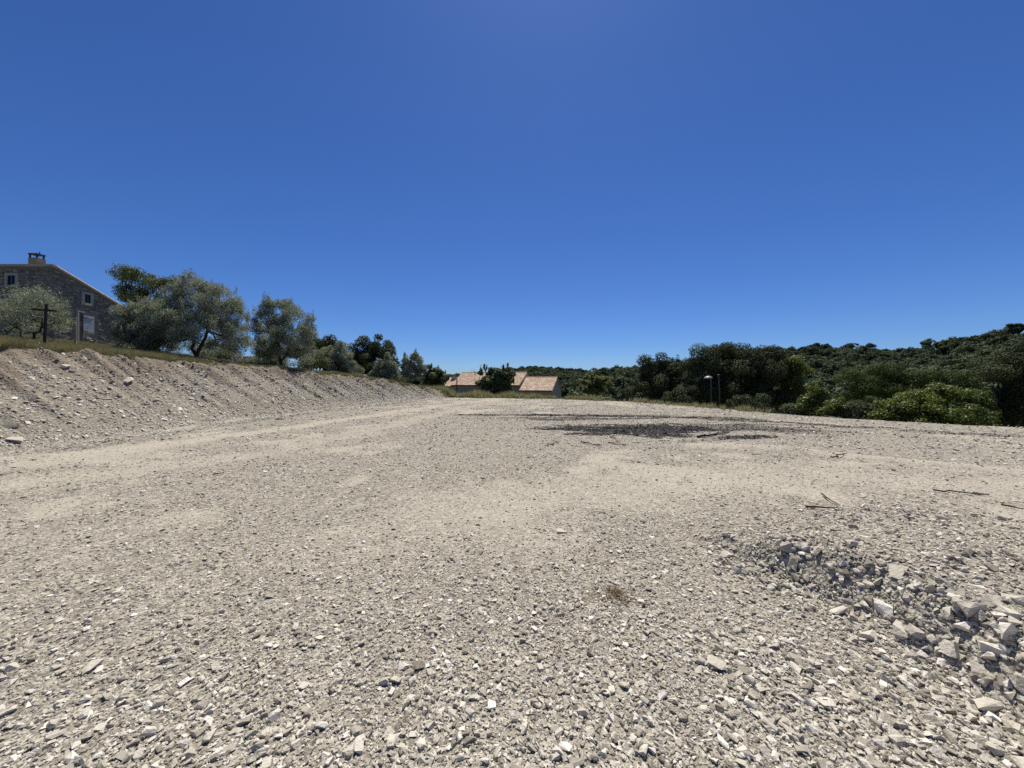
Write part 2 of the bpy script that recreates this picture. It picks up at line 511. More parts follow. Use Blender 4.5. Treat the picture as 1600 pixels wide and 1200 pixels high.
# ------------------------------------------------------------------ ground sheet
def build_ground():
    rr = [.25]
    while rr[-1] < 70: rr.append(rr[-1] * (1.011 if rr[-1] < 7 else 1.0055 if rr[-1] < 40 else 1.03) + .002)
    while rr[-1] < 170: rr.append(rr[-1] * 1.05)
    rr = np.array(rr)
    th = np.concatenate([np.linspace(-180, -66, 40)[:-1], np.arange(-66, 66, .30), np.linspace(66, 180, 40)])
    th = np.radians(th)
    nr, nt_ = len(rr), len(th)
    A, B = np.meshgrid(rr, th, indexing='ij')
    x = A * np.sin(B); y = A * np.cos(B)
    z = zfun(x, y)
    # let the outer ring dip under the hills
    z = z - sst(A, 120, 170) * 6
    v = np.stack([x, y, z], -1).reshape(-1, 3)
    v = np.concatenate([v, [[0, 0, zat(0, 0)]]])
    i, j = np.meshgrid(np.arange(nr - 1), np.arange(nt_ - 1), indexing='ij')
    a = i * nt_ + j
    q = np.stack([a, a + 1, a + nt_ + 1, a + nt_], -1).reshape(-1, 4)[:, ::-1]
    c = len(v) - 1
    j = np.arange(nt_ - 1)
    t = np.stack([np.full_like(j, c), j + 1, j], -1)
    mk = masks(v[:, 0], v[:, 1])
    me = np_mesh('gravel_ground', v, [q, t], True, {k: mk[k] for k in ('ash', 'dust', 'soil', 'turf')})
    o = link('gravel_ground', me, M_GROUND)
    tag(o, 'pale crushed limestone building plot with raked bank along its left side', 'ground', kind='structure')
build_ground()

# ------------------------------------------------------------------ hills with their woods
HILLS = [   # skyline (px, py) and distance (px, d); start distance
    ('near', [(900, 596), (928, 582), (950, 577), (1000, 575), (1060, 567), (1120, 552), (1200, 545), (1250, 545), (1340, 546), (1430, 548), (1480, 542), (1520, 537), (1560, 529), (1600, 517), (1750, 490), (1950, 470), (2300, 480)],
     [(900, 420), (1000, 400), (1200, 380), (1340, 370), (1440, 300), (1600, 220), (1800, 190), (2300, 190)], 78, 3400),
    ('far', [(560, 600), (640, 588), (690, 585), (735, 586), (765, 583), (795, 577), (830, 573), (870, 574), (900, 577), (930, 582), (1000, 590), (1060, 598)],
     [(560, 800), (740, 760), (800, 640), (1060, 620)], 190, 3600)]
def hill_z(x, y, spec):
    px = 800 + F * x / np.maximum(y, 1e-3)
    _, sk, ds, d0, _n = spec
    py = np.interp(px, [a for a, _ in sk], [b for _, b in sk])
    Rd = np.interp(px, [a for a, _ in ds], [b for _, b in ds])
    zr = CAM_H - (py - HOR) / F * Rd - 4.6
    t = (y - d0) / (Rd - d0)
    n = fbm(x * .012 + 3, y * .012, 4) - .5
    z = -11 + (zr + 11) * (np.clip(t, 0, 1) ** 1.25) * 1.0
    z = z + np.where(t < 1, 14 * n * np.clip(t, 0, 1) * np.clip(1 - t, 0, 1) * 2, 0)
    z = np.where(t > 1, zr - (t - 1) * (Rd - d0) * .25, z)
    return z
def hill_material():
    m, nt, b, _ = new_mat('scrub_hillside')
    co = objco(nt)
    c = ramp(nt, noise(nt, .05, 8, .7, co), [(.35, (.028, .034, .016)), (.6, (.07, .066, .036)), (.72, (.2, .165, .115))])
    nt.links.new(c, b.inputs['Base Color']); b.inputs['Roughness'].default_value = 1
    return m
M_SCRUB = hill_material()
HILL_OBJ = []
for sp in HILLS:
    sk, ds, d0 = sp[1], sp[2], sp[3]
    pxs = np.linspace(sk[0][0], sk[-1][0], 150)
    tt = np.linspace(0, 1.5, 60)
    PX, TT = np.meshgrid(pxs, tt, indexing='ij')
    Rd = np.interp(PX, [a for a, _ in ds], [b for _, b in ds])
    y = d0 + TT * (Rd - d0)
    x = (PX - 800) / F * y
    z = hill_z(x, y, sp)
    v = np.stack([x, y, z], -1).reshape(-1, 3)
    i, j = np.meshgrid(np.arange(149), np.arange(59), indexing='ij')
    a = i * 60 + j
    q = np.stack([a, a + 60, a + 61, a + 1], -1).reshape(-1, 4)
    o = link('hill', np_mesh('hill', v, q, True), M_SCRUB)
    tag(o, {'near': 'wooded hill climbing towards the right behind the oaks', 'far': 'low distant wooded hill behind the tiled houses'}[sp[0]], 'hill', kind='structure')

# ------------------------------------------------------------------ foliage generator
def foliage(rng, clumps, n_leaf, length, width, up=.3, spread=1.0, shell=.5, face=0.0):
    """clumps: array (k, 7) centre, radii, tone. Leaves are small folded diamonds spread through every clump."""
    clumps = np.asarray(clumps, float)
    wgt = (clumps[:, 3] * clumps[:, 4] * clumps[:, 5]) ** (2 / 3)
    ci = rng.choice(len(clumps), n_leaf, p=wgt / wgt.sum())
    d = rng.normal(size=(n_leaf, 3)); d /= np.linalg.norm(d, axis=1)[:, None]
    rad = rng.random(n_leaf) ** shell * spread
    c = clumps[ci, :3] + d * rad[:, None] * clumps[ci, 3:6]
    ax = d * .7 + rng.normal(size=(n_leaf, 3)) * .6 + np.array([0, 0, up])
    ax /= np.linalg.norm(ax, axis=1)[:, None]
    ref = rng.normal(size=(n_leaf, 3))
    if face:                                        # leaves lie like shingles over their clump
        out = d + rng.normal(size=(n_leaf, 3)) * (1 - face) + np.array([0, 0, .25])
        ax = np.cross(out, rng.normal(size=(n_leaf, 3))); ax /= (np.linalg.norm(ax, axis=1)[:, None] + 1e-9)
        ref = out
    w = np.cross(ax, ref); w /= (np.linalg.norm(w, axis=1)[:, None] + 1e-9)
    nrm = np.cross(ax, w)
    L = length * rng.uniform(.6, 1.35, n_leaf)[:, None]
    W = width * rng.uniform(.7, 1.3, n_leaf)[:, None]
    v = np.stack([c - ax * L * .5, c + w * W * .5 + nrm * W * .2, c + ax * L * .5, c - w * W * .5 + nrm * W * .2], 1).reshape(-1, 3)
    q = np.arange(n_leaf * 4).reshape(-1, 4)
    tone = np.clip(clumps[ci, 6] + rng.normal(0, .16, n_leaf), 0, 1)
    return v, q, np.repeat(tone, 4)

def clumps_for(rng, lobes, per, size, flat=.8, shoots=0, shoot_len=.5):
    """small clumps bunched towards the outside of each lobe (cx,cy,cz,rx,ry,rz)"""
    out = []
    tot = sum((l[3] * l[4] * l[5]) ** (2 / 3) for l in lobes)
    for l in lobes:
        k = max(4, int(per * (l[3] * l[4] * l[5]) ** (2 / 3) / tot))
        for _ in range(k):
            d = rng.normal(size=3); d /= np.linalg.norm(d)
            if d[2] < -.3 and rng.random() < .5: d[2] *= -1
            r = .35 + .65 * rng.random() ** .45
            c = np.array(l[:3]) + d * r * np.array(l[3:6])
            s = size * rng.uniform(.55, 1.35)
            out.append((*c, s, s, s * flat, rng.beta(2, 2)))
    if shoots:
        for _ in range(shoots):
            l = lobes[rng.integers(len(lobes))]
            d = rng.normal(size=3); d[2] = abs(d[2]) + .5; d /= np.linalg.norm(d)
            c = np.array(l[:3]) + d * np.array(l[3:6]) * 1.0
            h = shoot_len * rng.uniform(.5, 1.2)
            out.append((c[0], c[1], c[2] + h * .4, h * .28, h * .28, h, rng.beta(2, 2)))
    return out

def limbs(rng, mb, base, forks, lobes, r0, twigs=5):
    base = np.array(base, float)
    def wob(a, b, n=5, amt=.08):
        a = np.array(a, float); b = np.array(b, float)
        t = np.linspace(0, 1, n)[:, None]
        p = a + (b - a) * t
        Ld = np.linalg.norm(b - a)
        p[1:-1] += rng.normal(0, amt * Ld, (n - 2, 3))
        return p
    for fk in forks:
        p = wob(base, fk, 5, .05)
        mb.tube(p, np.linspace(r0, r0 * .62, 5), 7, False)
    for l in lobes:
        c = np.array(l[:3])
        fk = min(forks, key=lambda f: np.linalg.norm(np.array(f) - c))
        p = wob(fk, c, 5, .07)
        mb.tube(p, np.linspace(r0 * .5, r0 * .2, 5), 5, False)
        for _ in range(twigs):
            d = rng.normal(size=3); d[2] = abs(d[2]) * .7 + .1; d /= np.linalg.norm(d)
            e = c + d * np.array(l[3:6]) * .85
            s = p[rng.integers(2, 5)]
            mb.tube(wob(s, e, 4, .08), np.linspace(r0 * .18, r0 * .05, 4), 4, False)

def tree(name, label, cat, group, base, lobes, leaf_mat, n_leaf, leaf=(.1, .035), clump=.3, per=90, forks=None, r0=.1,
         seed=1, up=.3, flat=.8, shoots=0, shoot_len=.5, bark=None, twigs=4, spread=1.0, shell=None, face=None):
    """base and lobes in world space; the thing's Empty sits at the foot of the trunk"""
    rng = np.random.default_rng(seed)
    base = np.array(base, float)
    L = [tuple(np.array(l[:3]) - base) + tuple(l[3:6]) for l in lobes]
    root = empty(name, base)
    tag(root, label, cat, group)
    cl = clumps_for(rng, L, per, clump, flat, shoots, shoot_len)
    ol = leaf_mat is M_OLIVE
    big = leaf_mat in (M_OAK, M_DECID, M_PINE)
    if ol: n_leaf = int(n_leaf * 2.3); leaf = (leaf[0] * 1.15, leaf[1] * 1.2); cl = clumps_for(rng, L, per, clump * 1.28, .9, shoots * 2, shoot_len * .8)
    if big: cl = clumps_for(rng, L, per * .55, clump * 1.5, flat, shoots, shoot_len); n_leaf = int(n_leaf * 1.25)
    v, q, tone = foliage(rng, cl, n_leaf, leaf[0], leaf[1], up, spread, shell or (.28 if big else .5), (.55 if not ol else 0) if face is None else face)
    link('crown', np_mesh('crown', v, q, False, {'tone': tone}), leaf_mat, root)
    mb = MB()
    if forks is None:
        zc = np.mean([l[2] for l in L])
        forks = [(.15 * L[0][0], .15 * L[0][1], zc * .5)]
    else:
        forks = [tuple(np.array(f) - base) for f in forks]
    limbs(rng, mb, (0, 0, -.15), forks, L, r0, twigs)
    mb.build('trunk', bark or M_BARK, root, True)
    return root

def lob(px, py, rx, ry, d, dd=0.0, deep=.85):
    """a crown lobe seen at (px,py) with half sizes in photo pixels, at distance d"""
    k = d / F
    c = P(px, py, d + dd)
    return (c.x, c.y, c.z, rx * k, rx * k * deep, ry * k)

# ------------------------------------------------------------------ instanced stuff
def make_source(name, meshes, mat):
    col = bpy.data.collections.new(name)
    for i, me in enumerate(meshes):
        if not me.materials: me.materials.append(mat)
        col.objects.link(bpy.data.objects.new('%s_%02d' % (name, i), me))
    return col

def scatter(name, pts, rot, scl, idx, col, extra=None):
    scl = np.asarray(scl, float)
    if scl.ndim == 1: scl = np.repeat(scl[:, None], 3, 1)
    at = {'rot': rot, 'scl': scl, 'idx': np.asarray(idx, np.int32)}
    at.update(extra or {})
    me = np_mesh(name, pts, [], False, at)
    o = link(name, me)
    ng = bpy.data.node_groups.new(name, 'GeometryNodeTree')
    ng.interface.new_socket('Geometry', in_out='INPUT', socket_type='NodeSocketGeometry')
    ng.interface.new_socket('Geometry', in_out='OUTPUT', socket_type='NodeSocketGeometry')
    gi = ng.nodes.new('NodeGroupInput'); go = ng.nodes.new('NodeGroupOutput')
    ip = ng.nodes.new('GeometryNodeInstanceOnPoints')
    ci = ng.nodes.new('GeometryNodeCollectionInfo')
    ci.inputs['Collection'].default_value = col
    ci.inputs['Separate Children'].default_value = True
    ci.inputs['Reset Children'].default_value = True
    ip.inputs['Pick Instance'].default_value = True
    def na(n, ty):
        a = ng.nodes.new('GeometryNodeInputNamedAttribute'); a.data_type = ty; a.inputs['Name'].default_value = n
        return a.outputs['Attribute']
    e2r = ng.nodes.new('FunctionNodeEulerToRotation')
    ng.links.new(na('rot', 'FLOAT_VECTOR'), e2r.inputs[0])
    ng.links.new(gi.outputs[0], ip.inputs['Points'])
    ng.links.new(ci.outputs[0], ip.inputs['Instance'])
    ng.links.new(na('idx', 'INT'), ip.inputs['Instance Index'])
    ng.links.new(e2r.outputs[0], ip.inputs['Rotation'])
    ng.links.new(na('scl', 'FLOAT_VECTOR'), ip.inputs['Scale'])
    ng.links.new(ip.outputs[0], go.inputs[0])
    mod = o.modifiers.new('scatter', 'NODES'); mod.node_group = ng
    return o

# ---- woods on the hills
def hill_crown(seed):
    rng = np.random.default_rng(seed)
    lobes = [(rng.uniform(-.25, .25), rng.uniform(-.25, .25), rng.uniform(.45, .75), .42, .42, .32) for _ in range(4)]
    cl = clumps_for(rng, lobes, 26, .22, .8)
    v, q, tone = foliage(rng, cl, 1500, .12, .09, .3, 1, .3, .6)
    return np_mesh('hill_crown', v, q, False, {'tone': tone})
HILL_CROWNS = [hill_crown(50 + i) for i in range(7)]
for me in HILL_CROWNS: me.materials.append(M_HILL)
HC = make_source('wood_source', HILL_CROWNS, M_HILL)
for sp in HILLS:
    rng = np.random.default_rng(11)
    sk, ds, d0, n = sp[1], sp[2], sp[3], sp[4]
    px = rng.uniform(sk[0][0], min(sk[-1][0], 2050), n * 2)
    Rd = np.interp(px, [a for a, _ in ds], [b for _, b in ds])
    t = rng.random(n * 2) ** .75 * 1.03
    y = d0 + t * (Rd - d0); x = (px - 800) / F * y
    keep = (fbm(x * .02, y * .02, 3) + .25 * t > .46 + .1 * rng.random(n * 2))
    x, y, t = x[keep][:n], y[keep][:n], t[keep][:n]
    z = hill_z(x, y, sp) - .4
    s = np.clip(rng.lognormal(math.log(6.6), .32, len(x)), 3, 10) * np.where(t > .86, .62, 1.0)
    rot = np.stack([rng.uniform(-.1, .1, len(x)), rng.uniform(-.1, .1, len(x)), rng.uniform(0, 6.28, len(x))], -1)
    o = scatter('hill_woodland', np.stack([x, y, z], -1), rot, s, rng.integers(0, 7, len(x)), HC)
    tag(o, {'near': 'mass of dark pines and oaks covering the right hill', 'far': 'mass of bluish woodland covering the distant hill'}[sp[0]], 'woodland', kind='stuff')

# ---- single trees standing out on the skyline at the right
sky_trees = [(1330, 541, 6.0), (1361, 541, 4.6), (1449, 541, 7.4), (1466, 543, 6.4), (1480, 538, 8.4), (1499, 537, 7.2), (1512, 537, 8.0), (1524, 533, 8.4),
             (1537, 533, 6.2), (1549, 528, 9.0), (1560, 530, 7.0), (1568, 522, 9.4), (1582, 521, 7.4), (1594, 515, 9.2), (1272, 541, 6.0), (1290, 542, 5.4)]
SKY_LABELS = ['round pine on the level ridge right of the oaks', 'smaller pine on the level ridge, next to the round one', 'lone round pine where the skyline starts climbing', 'low pine in the dip after the lone round pine',
    'wide flat headed pine, first of the climbing row', 'pine second in the climbing skyline row', 'pine third in the climbing skyline row', 'rounded pine fourth in the climbing skyline row',
    'small pine between two rounded ones on the climb', 'big umbrella pine on the steep part of the skyline', 'pine just below the big umbrella pine on the skyline', 'large dark pine left of the hilltop metal frame',
    'pine directly under the hilltop metal frame', 'highest skyline pine at the right picture edge', 'leftmost small pine on the ridge just beside the tall oak', 'second small pine on the ridge beside the tall oak']
for i, (px, py, w) in enumerate(sky_trees):
    spn = HILLS[0]
    d = float(np.interp(px, [a for a, _ in spn[2]], [b for _, b in spn[2]]))
    c = P(px, py, d)
    s = w * d / F * 2.3
    o = link('pine_tree', HILL_CROWNS[i % 7], None)
    o.location = (c.x, c.y, c.z + (5 if px < 1400 else 9) * d / F - s * .95)
    o.scale = (s, s, s * .98)
    o.rotation_euler = (0, 0, i * 1.7)
    tag(o, SKY_LABELS[i], 'tree', 'pines along the right skyline')

# ---- small mast on the hilltop
mast = empty('lookout_frame', P(1587, 520, 221))
tag(mast, 'tiny dark metal frame sticking up on the far right hilltop', 'mast')
for sx in (-.7, .7):
    m = MB(); m.tube([(sx, 0, -2), (sx, 0, 3.6)], .13, 6); m.build('post', M_IRON, mast)
m = MB(); m.box((0, 0, 3.55), (2.1, .3, .3)); m.build('crossbar', M_IRON, mast)

# ------------------------------------------------------------------ gravel
def stone_mesh(seed, flat, npts=11):
    rng = np.random.default_rng(seed)
    bm = bmesh.new()
    for _ in range(npts):
        d = rng.normal(size=3); d /= np.linalg.norm(d)
        d = np.sign(d) * np.abs(d) ** .8
        p = d * np.array([.5, .5 * rng.uniform(.65, .85), .5 * flat]) * rng.uniform(.8, 1.08)
        bm.verts.new(p)
    r = bmesh.ops.convex_hull(bm, input=bm.verts)
    bmesh.ops.delete(bm, geom=[g for g in r['geom_interior'] if isinstance(g, bmesh.types.BMVert)], context='VERTS')
    me = bpy.data.meshes.new('stone')
    bm.to_mesh(me); bm.free()
    me.materials.append(M_STONE)
    return me
STONES = [stone_mesh(200 + i, f) for i, f in enumerate([.4, .55, .68, .45, .75, .36, .6, .8, .42, .58, .7, .5])]
SRC = make_source('stone_source', STONES, M_STONE)

def lay(nrm, spin):
    """Euler angles that lay a stone flat on a slope of that normal, turned by spin"""
    nrm = nrm / np.linalg.norm(nrm, axis=1)[:, None]
    a = np.stack([np.cos(spin), np.sin(spin), np.zeros(len(spin))], -1)
    a -= nrm * np.sum(a * nrm, 1)[:, None]; a /= np.linalg.norm(a, axis=1)[:, None]
    b = np.cross(nrm, a)
    return np.stack([np.arctan2(b[:, 2], nrm[:, 2]), -np.arcsin(np.clip(a[:, 2], -1, 1)), np.arctan2(a[:, 1], a[:, 0])], -1)

def gravel():
    rng = np.random.default_rng(21)
    near, rc = 11000.0, 2.6
    half = R(64)
    # radial density: constant to rc then falling with the square of distance
    n1 = int(near * half * (rc ** 2 - .9 ** 2))
    r1 = np.sqrt(rng.uniform(.9 ** 2, rc ** 2, n1))
    rmax = 37.0
    n2 = int(near * 2 * half * rc ** 2 * math.log(rmax / rc) * .8)
    r2 = rc * (rmax / rc) ** rng.random(n2)
    r = np.concatenate([r1, r2])
    th = rng.uniform(-half, half, len(r))
    x, y = r * np.sin(th), r * np.cos(th)
    yb = 4 + 31 * rng.random(120000) ** 1.1
    xb = np.interp(yb, TOE_Y, TOE_X) - rng.uniform(-.3, 1.05, 120000) * (np.interp(yb, HB_Y, HB_H) / .68 + .15)
    x, y = np.concatenate([x, xb]), np.concatenate([y, yb]); r = np.hypot(x, y)
    mk = masks(x, y)
    u, s, hb = bank(x, y)
    keep = (mk['turf'] < .35) & inside(x, y, RIM)
    p = 1 - .62 * mk['dust'] * (1 - mk['coarse'])
    p = p * (1 - .45 * mk['ash'])
    p = np.where(u > .02, p * np.clip(1.0 - .75 * mk['soil'], .15, 1) * (.75 + .5 * (fbm(x * 1.1, y * 1.1, 3) > .5)), p)
    keep &= rng.random(len(r)) < p
    x, y, r = x[keep], y[keep], r[keep]; u = u[keep]
    mk = {k: v_[keep] for k, v_ in mk.items()}
    n = len(x)
    size = .0092 * np.exp(np.clip(rng.normal(0, .66, n), -1.2, 1.8))
    size *= 1 + 1.5 * mk['coarse'] * rng.random(n) ** .8
    size *= np.where(u > .02, 1.35, 1.0)
    size = size * (1 - .35 * mk['dust'])
    size = np.clip(size * np.clip(r / 5.0, 1, 5) ** .7, .0055, .18)
    z = zfun(x, y)
    e = .02
    gx = (zfun(x + e, y) - z) / e; gy = (zfun(x, y + e) - z) / e
    rot = lay(np.stack([-gx + rng.normal(0, 1, n) * (.27 + .45 * mk['coarse'] * (y > 1.2) * (x > 1.8)), -gy + rng.normal(0, 1, n) * (.27 + .45 * mk['coarse'] * (x > 1.8)), np.ones(n)], -1), rng.uniform(0, 6.28, n))
    pts = np.stack([x, y, z + size * .12], -1)
    sc3 = np.stack([size, size, size * np.interp(r, [2.5, 7], [1.0, .72])], -1)
    o = scatter('gravel', pts, rot, sc3, rng.integers(0, 12, n), SRC, {'ash': mk['ash'] * np.clip(rng.normal(.85, .35, n), 0, 1), 'soil': np.where(u > .02, mk['soil'], 0)})
    tag(o, 'loose pale crushed limestone gravel spread over the plot and bank', 'gravel', kind='stuff')
    print('gravel', n)
gravel()

def charcoal():
    rng = np.random.default_rng(5)
    x = rng.uniform(-2.5, 14.5, 120000); y = rng.uniform(9, 18.5, 120000)
    a = masks(x, y)['ash']
    k = rng.random(120000) < a * .6
    x, y = x[k], y[k]
    s = np.exp(rng.normal(math.log(.026), .45, len(x)))
    rot = np.stack([rng.normal(0, .3, len(x)), rng.normal(0, .3, len(x)), rng.uniform(0, 6.28, len(x))], -1)
    ms = [m_.copy() for m_ in STONES[:5]]
    for m_ in ms: m_.materials.clear(); m_.materials.append(M_CHAR)
    o = scatter('charcoal_debris', np.stack([x, y, zfun(x, y) + s * .12], -1), rot, s, rng.integers(0, 5, len(x)), make_source('char_source', ms, M_CHAR))
    tag(o, 'black charcoal scraps strewn over the burnt strip', 'charcoal', kind='stuff')
charcoal()

# ---- larger stones one can pick up
def put_stone(x, y, size, label, group=None, tilt=None, k=None, sink=.1, seed=0):
    rng = np.random.default_rng(seed)
    o = link('stone', STONES[(k if k is not None else rng.integers(12))], None)
    o.location = (x, y, zat(x, y) + size * sink)
    t = tilt or (rng.normal(.04, .13), rng.normal(0, .16))
    g = .05; z0 = zat(x, y)
    o.rotation_euler = lay(np.array([[-(zat(x + g, y) - z0) / g * .8 + t[1], -(zat(x, y + g) - z0) / g * .8 - t[0], 1.0]]), np.array([rng.uniform(0, 6.28)]))[0]
    o.scale = (size,) * 3
    tag(o, label, 'stone', group)
    return o

def on_bank_px(px, py):
    """first hit of a photo ray with the ground"""
    ds = np.linspace(2, 45, 4000)
    x = (px - 800) / F * ds; z = CAM_H - (py - HOR) / F * ds
    h = zfun(x, ds) > z
    i = int(np.argmax(h))
    return float(x[i]), float(ds[i])

named = [
    (18, 668, .42, 5, 'large flat white limestone slab at the foot of the left bank'),
    (102, 575, .30, 5, 'white limestone block embedded high in the left bank'),
    (201, 597, .36, 4, 'brown sided boulder sticking out midway up the raked bank'),
    (25, 690, .34, 0, 'low white stone half buried where track meets bank'),
    (877, 831, .20, 8, 'bright pale slab alone in the middle foreground gravel'),
    (1135, 870, .17, 5, 'bluish white oblong stone left of the coarse windrow'),
    (1240, 884, .17, 4, 'dark sided chunk at the tip of the coarse windrow'),
    (1242, 893, .13, 2, 'blocky stone directly below the dark sided chunk'),
    (1400, 897, .20, 8, 'smooth pale lens shaped stone crowning the windrow'),
    (1382, 958, .19, 1, 'mossy edged stone with shadowed face in the windrow'),
    (1523, 1003, .18, 7, 'round grey cobble at the dark hollow of the windrow'),
    (1546, 1015, .17, 10, 'brown flat rock right of the round grey cobble'),
    (1432, 992, .14, 4, 'pale rounded stone in the middle of the windrow slope'),
    (1408, 998, .13, 1, 'white flat stone beside the pale rounded windrow stone'),
    (1117, 1085, .16, 0, 'long bright white stone in the lower centre gravel'),
    (1590, 1040, .18, 6, 'tan boulder cut by the right picture edge'),
    (630, 1078, .10, 5, 'thin white flake propped up in the foreground gravel'),
    (654, 1165, .11, 3, 'pale bluish flat stone in the bottom foreground'),
    (146, 1180, .14, 0, 'long white splinter stone in the bottom left foreground'),
    (125, 1032, .11, 8, 'cream slab in the left foreground gravel'),
    (20, 1165, .11, 10, 'cream rounded stone at the bottom left corner'),
    (1252, 1100, .12, 6, 'dark grey broken lump in the lower right gravel'),
    (1030, 903, .09, 2, 'small bright white stone above the dry root patch'),
    (985, 1076, .08, 7, 'little cubic cream stone in the lower middle gravel')]
for i, (px, py, sz, k, lb) in enumerate(named):
    x, y = on_bank_px(px, py)
    put_stone(x, y, sz * (.72 if py > 700 else .9), lb, None, (.06, -.05), k, .14, 400 + i)

def many_stones(n, zone, label, group, s0, seed):
    rng = np.random.default_rng(seed)
    c = 0
    while c < n:
        if zone == 'bank':
            y = rng.uniform(5.5, 30); xt = float(np.interp(y, TOE_Y, TOE_X)); x = xt - rng.uniform(.02, 2.9)
            if abs(800 + F * x / y - 800) > 790: continue
            sz = s0 * math.exp(rng.normal(0, .35))
        elif zone == 'windrow':
            y = rng.uniform(1.5, 3.5)
            x = float(np.interp(y, [p[1] for p in WIN[::-1]], [p[0] for p in WIN[::-1]])) + rng.normal(-.16, .15)
            sz = s0 * math.exp(rng.normal(0, .3))
        else:
            y = 1.6 * (4.2 / 1.6) ** rng.random(); x = rng.uniform(-1.35, 1.35) * y
            if x > 1.9: continue
            sz = s0 * math.exp(rng.normal(0, .28))
        put_stone(x, y, sz, label, group, None, int(rng.choice([0, 1, 3, 5, 8, 9, 11] if zone != 'windrow' else range(12))), .1, seed * 1000 + c)
        c += 1
many_stones(95, 'bank', 'pale loose stone lying on the raked left bank', 'loose stones on the bank', .10, 3)
many_stones(75, 'windrow', 'angular limestone lump piled in the coarse windrow', 'coarse stones of the windrow', .055, 4)
many_stones(100, 'front', 'pale angular stone lying on the finer foreground gravel', 'bigger stones in the foreground gravel', .042, 5)

# ------------------------------------------------------------------ grass
def tuft_mesh(seed, n, h, spread, lean, wid):
    rng = np.random.default_rng(seed)
    v, q, tone = [], [], []
    for i in range(n):
        a = rng.uniform(0, 6.28); r = spread * math.sqrt(rng.random())
        b = np.array([r * math.cos(a), r * math.sin(a), -.03])
        hh = h * rng.uniform(.4, 1.1)
        d = np.array([math.cos(a + rng.normal(0, .8)), math.sin(a + rng.normal(0, .8)), 0]) * lean * hh * rng.uniform(.2, 1.2)
        s = np.array([-math.sin(a), math.cos(a), 0]) * wid
        m = b + d * .35 + np.array([0, 0, hh * .6]); t = b + d + np.array([0, 0, hh])
        k = len(v)
        v += [b - s, b + s, m + s * .7, m - s * .7, t + s * .15, t - s * .15]
        q += [[k, k + 1, k + 2, k + 3], [k + 3, k + 2, k + 4, k + 5]]
        tone += [np.clip(rng.normal(.5, .28), 0, 1)] * 6
    return np_mesh('tuft', np.array(v), np.array(q), False, {'tone': np.array(tone)})
T_GRASS = make_source('grass_source', [tuft_mesh(70 + i, 34, .42, .16, .5, .008) for i in range(6)], M_GRASS)
T_WEED = make_source('weed_source', [tuft_mesh(80 + i, 40, .7, .2, .35, .011) for i in range(6)], M_WEED)

def grass():
    rng = np.random.default_rng(31)
    n = 60000
    y = rng.uniform(4, 52, n)
    xt = np.interp(y, TOE_Y, TOE_X); wid = np.interp(y, HB_Y, HB_H) / .68 + .15
    x = xt - wid - np.abs(rng.exponential(4.0, n)) + .15
    m = masks(x, y)
    px = 800 + F * x / y
    k = (m['turf'] > .5) & inside(x, y, RIM) & (px > -150) & (rng.random(n) < -.25 + 1.5 * fbm(x * .5, y * .5, 3))
    x, y = x[k], y[k]
    s = rng.uniform(.3, .8, len(x)) * (.25 + 1.0 * fbm(x * .35 + 40, y * .35, 3))
    rot = np.stack([rng.normal(0, .12, len(x)), rng.normal(0, .12, len(x)), rng.uniform(0, 6.28, len(x))], -1)
    o = scatter('grass', np.stack([x, y, zfun(x, y)], -1), rot, s, rng.integers(0, 6, len(x)), T_GRASS)
    tag(o, 'sparse dry yellow green grass along the top of the bank', 'grass', kind='stuff')
    print('grass', len(x))
    # taller weeds along the far rim of the plot
    n = 9000
    t = rng.random(n)
    ex = np.array([p[0] for p in EDGE[3:10]]); ey = np.array([p[1] for p in EDGE[3:10]])
    tt = t * (len(ex) - 1)
    x = np.interp(tt, range(len(ex)), ex) + rng.normal(0, .5, n); y = np.interp(tt, range(len(ey)), ey) + rng.normal(.6, .7, n)
    dens = np.interp(x, [-12, -4, 3, 6, 8, 12.5], [.8, .9, .6, .55, .25, .08])
    k = rng.random(n) < dens * (.15 + 1.5 * sst(fbm(x * .9, y * .9, 3), .35, .65))
    x, y = x[k], y[k]
    s = rng.uniform(.35, 1.25, len(x)) * (.5 + 1.0 * fbm(x * .6 + 5, y * .6, 3)) * np.interp(x, [-8, 0, 6, 8, 12], [.85, .8, .5, .45, .4])
    rot = np.stack([rng.normal(0, .15, len(x)), rng.normal(0, .15, len(x)), rng.uniform(0, 6.28, len(x))], -1)
    o = scatter('weeds', np.stack([x, y, zfun(x, y)], -1), rot, s, rng.integers(0, 6, len(x)), T_WEED)
    tag(o, 'tall grey green weeds along the far rim of the plot', 'weeds', kind='stuff')
grass()

# ------------------------------------------------------------------ trees
def gz(px, d):
    x = (px - 800) / F * d
    return (x, d, zat(x, d))

OL = 'olive trees on the bank top'
# left olive before the stone house
tree('olive_tree', 'silvery olive tree in front of the stone house behind the cross', 'olive tree', OL, gz(42, 18), [lob(0, 484, 28, 18, 18), lob(32, 474, 24, 18, 18, .6), lob(62, 474, 28, 20, 18), lob(42, 492, 34, 20, 18, -.4), lob(8, 500, 26, 14, 18, .3), lob(92, 488, 16, 16, 18, .3), lob(14, 514, 24, 10, 18, .6), lob(72, 512, 26, 12, 18, .6), lob(100, 504, 12, 12, 18, .4), lob(-32, 490, 24, 24, 18, .3)],
     M_OLIVE, 7500, (.085, .024), .26, 120, [P(28, 512, 18), P(66, 508, 18)], .06, 3, shoots=22, shoot_len=.45, spread=1.2)
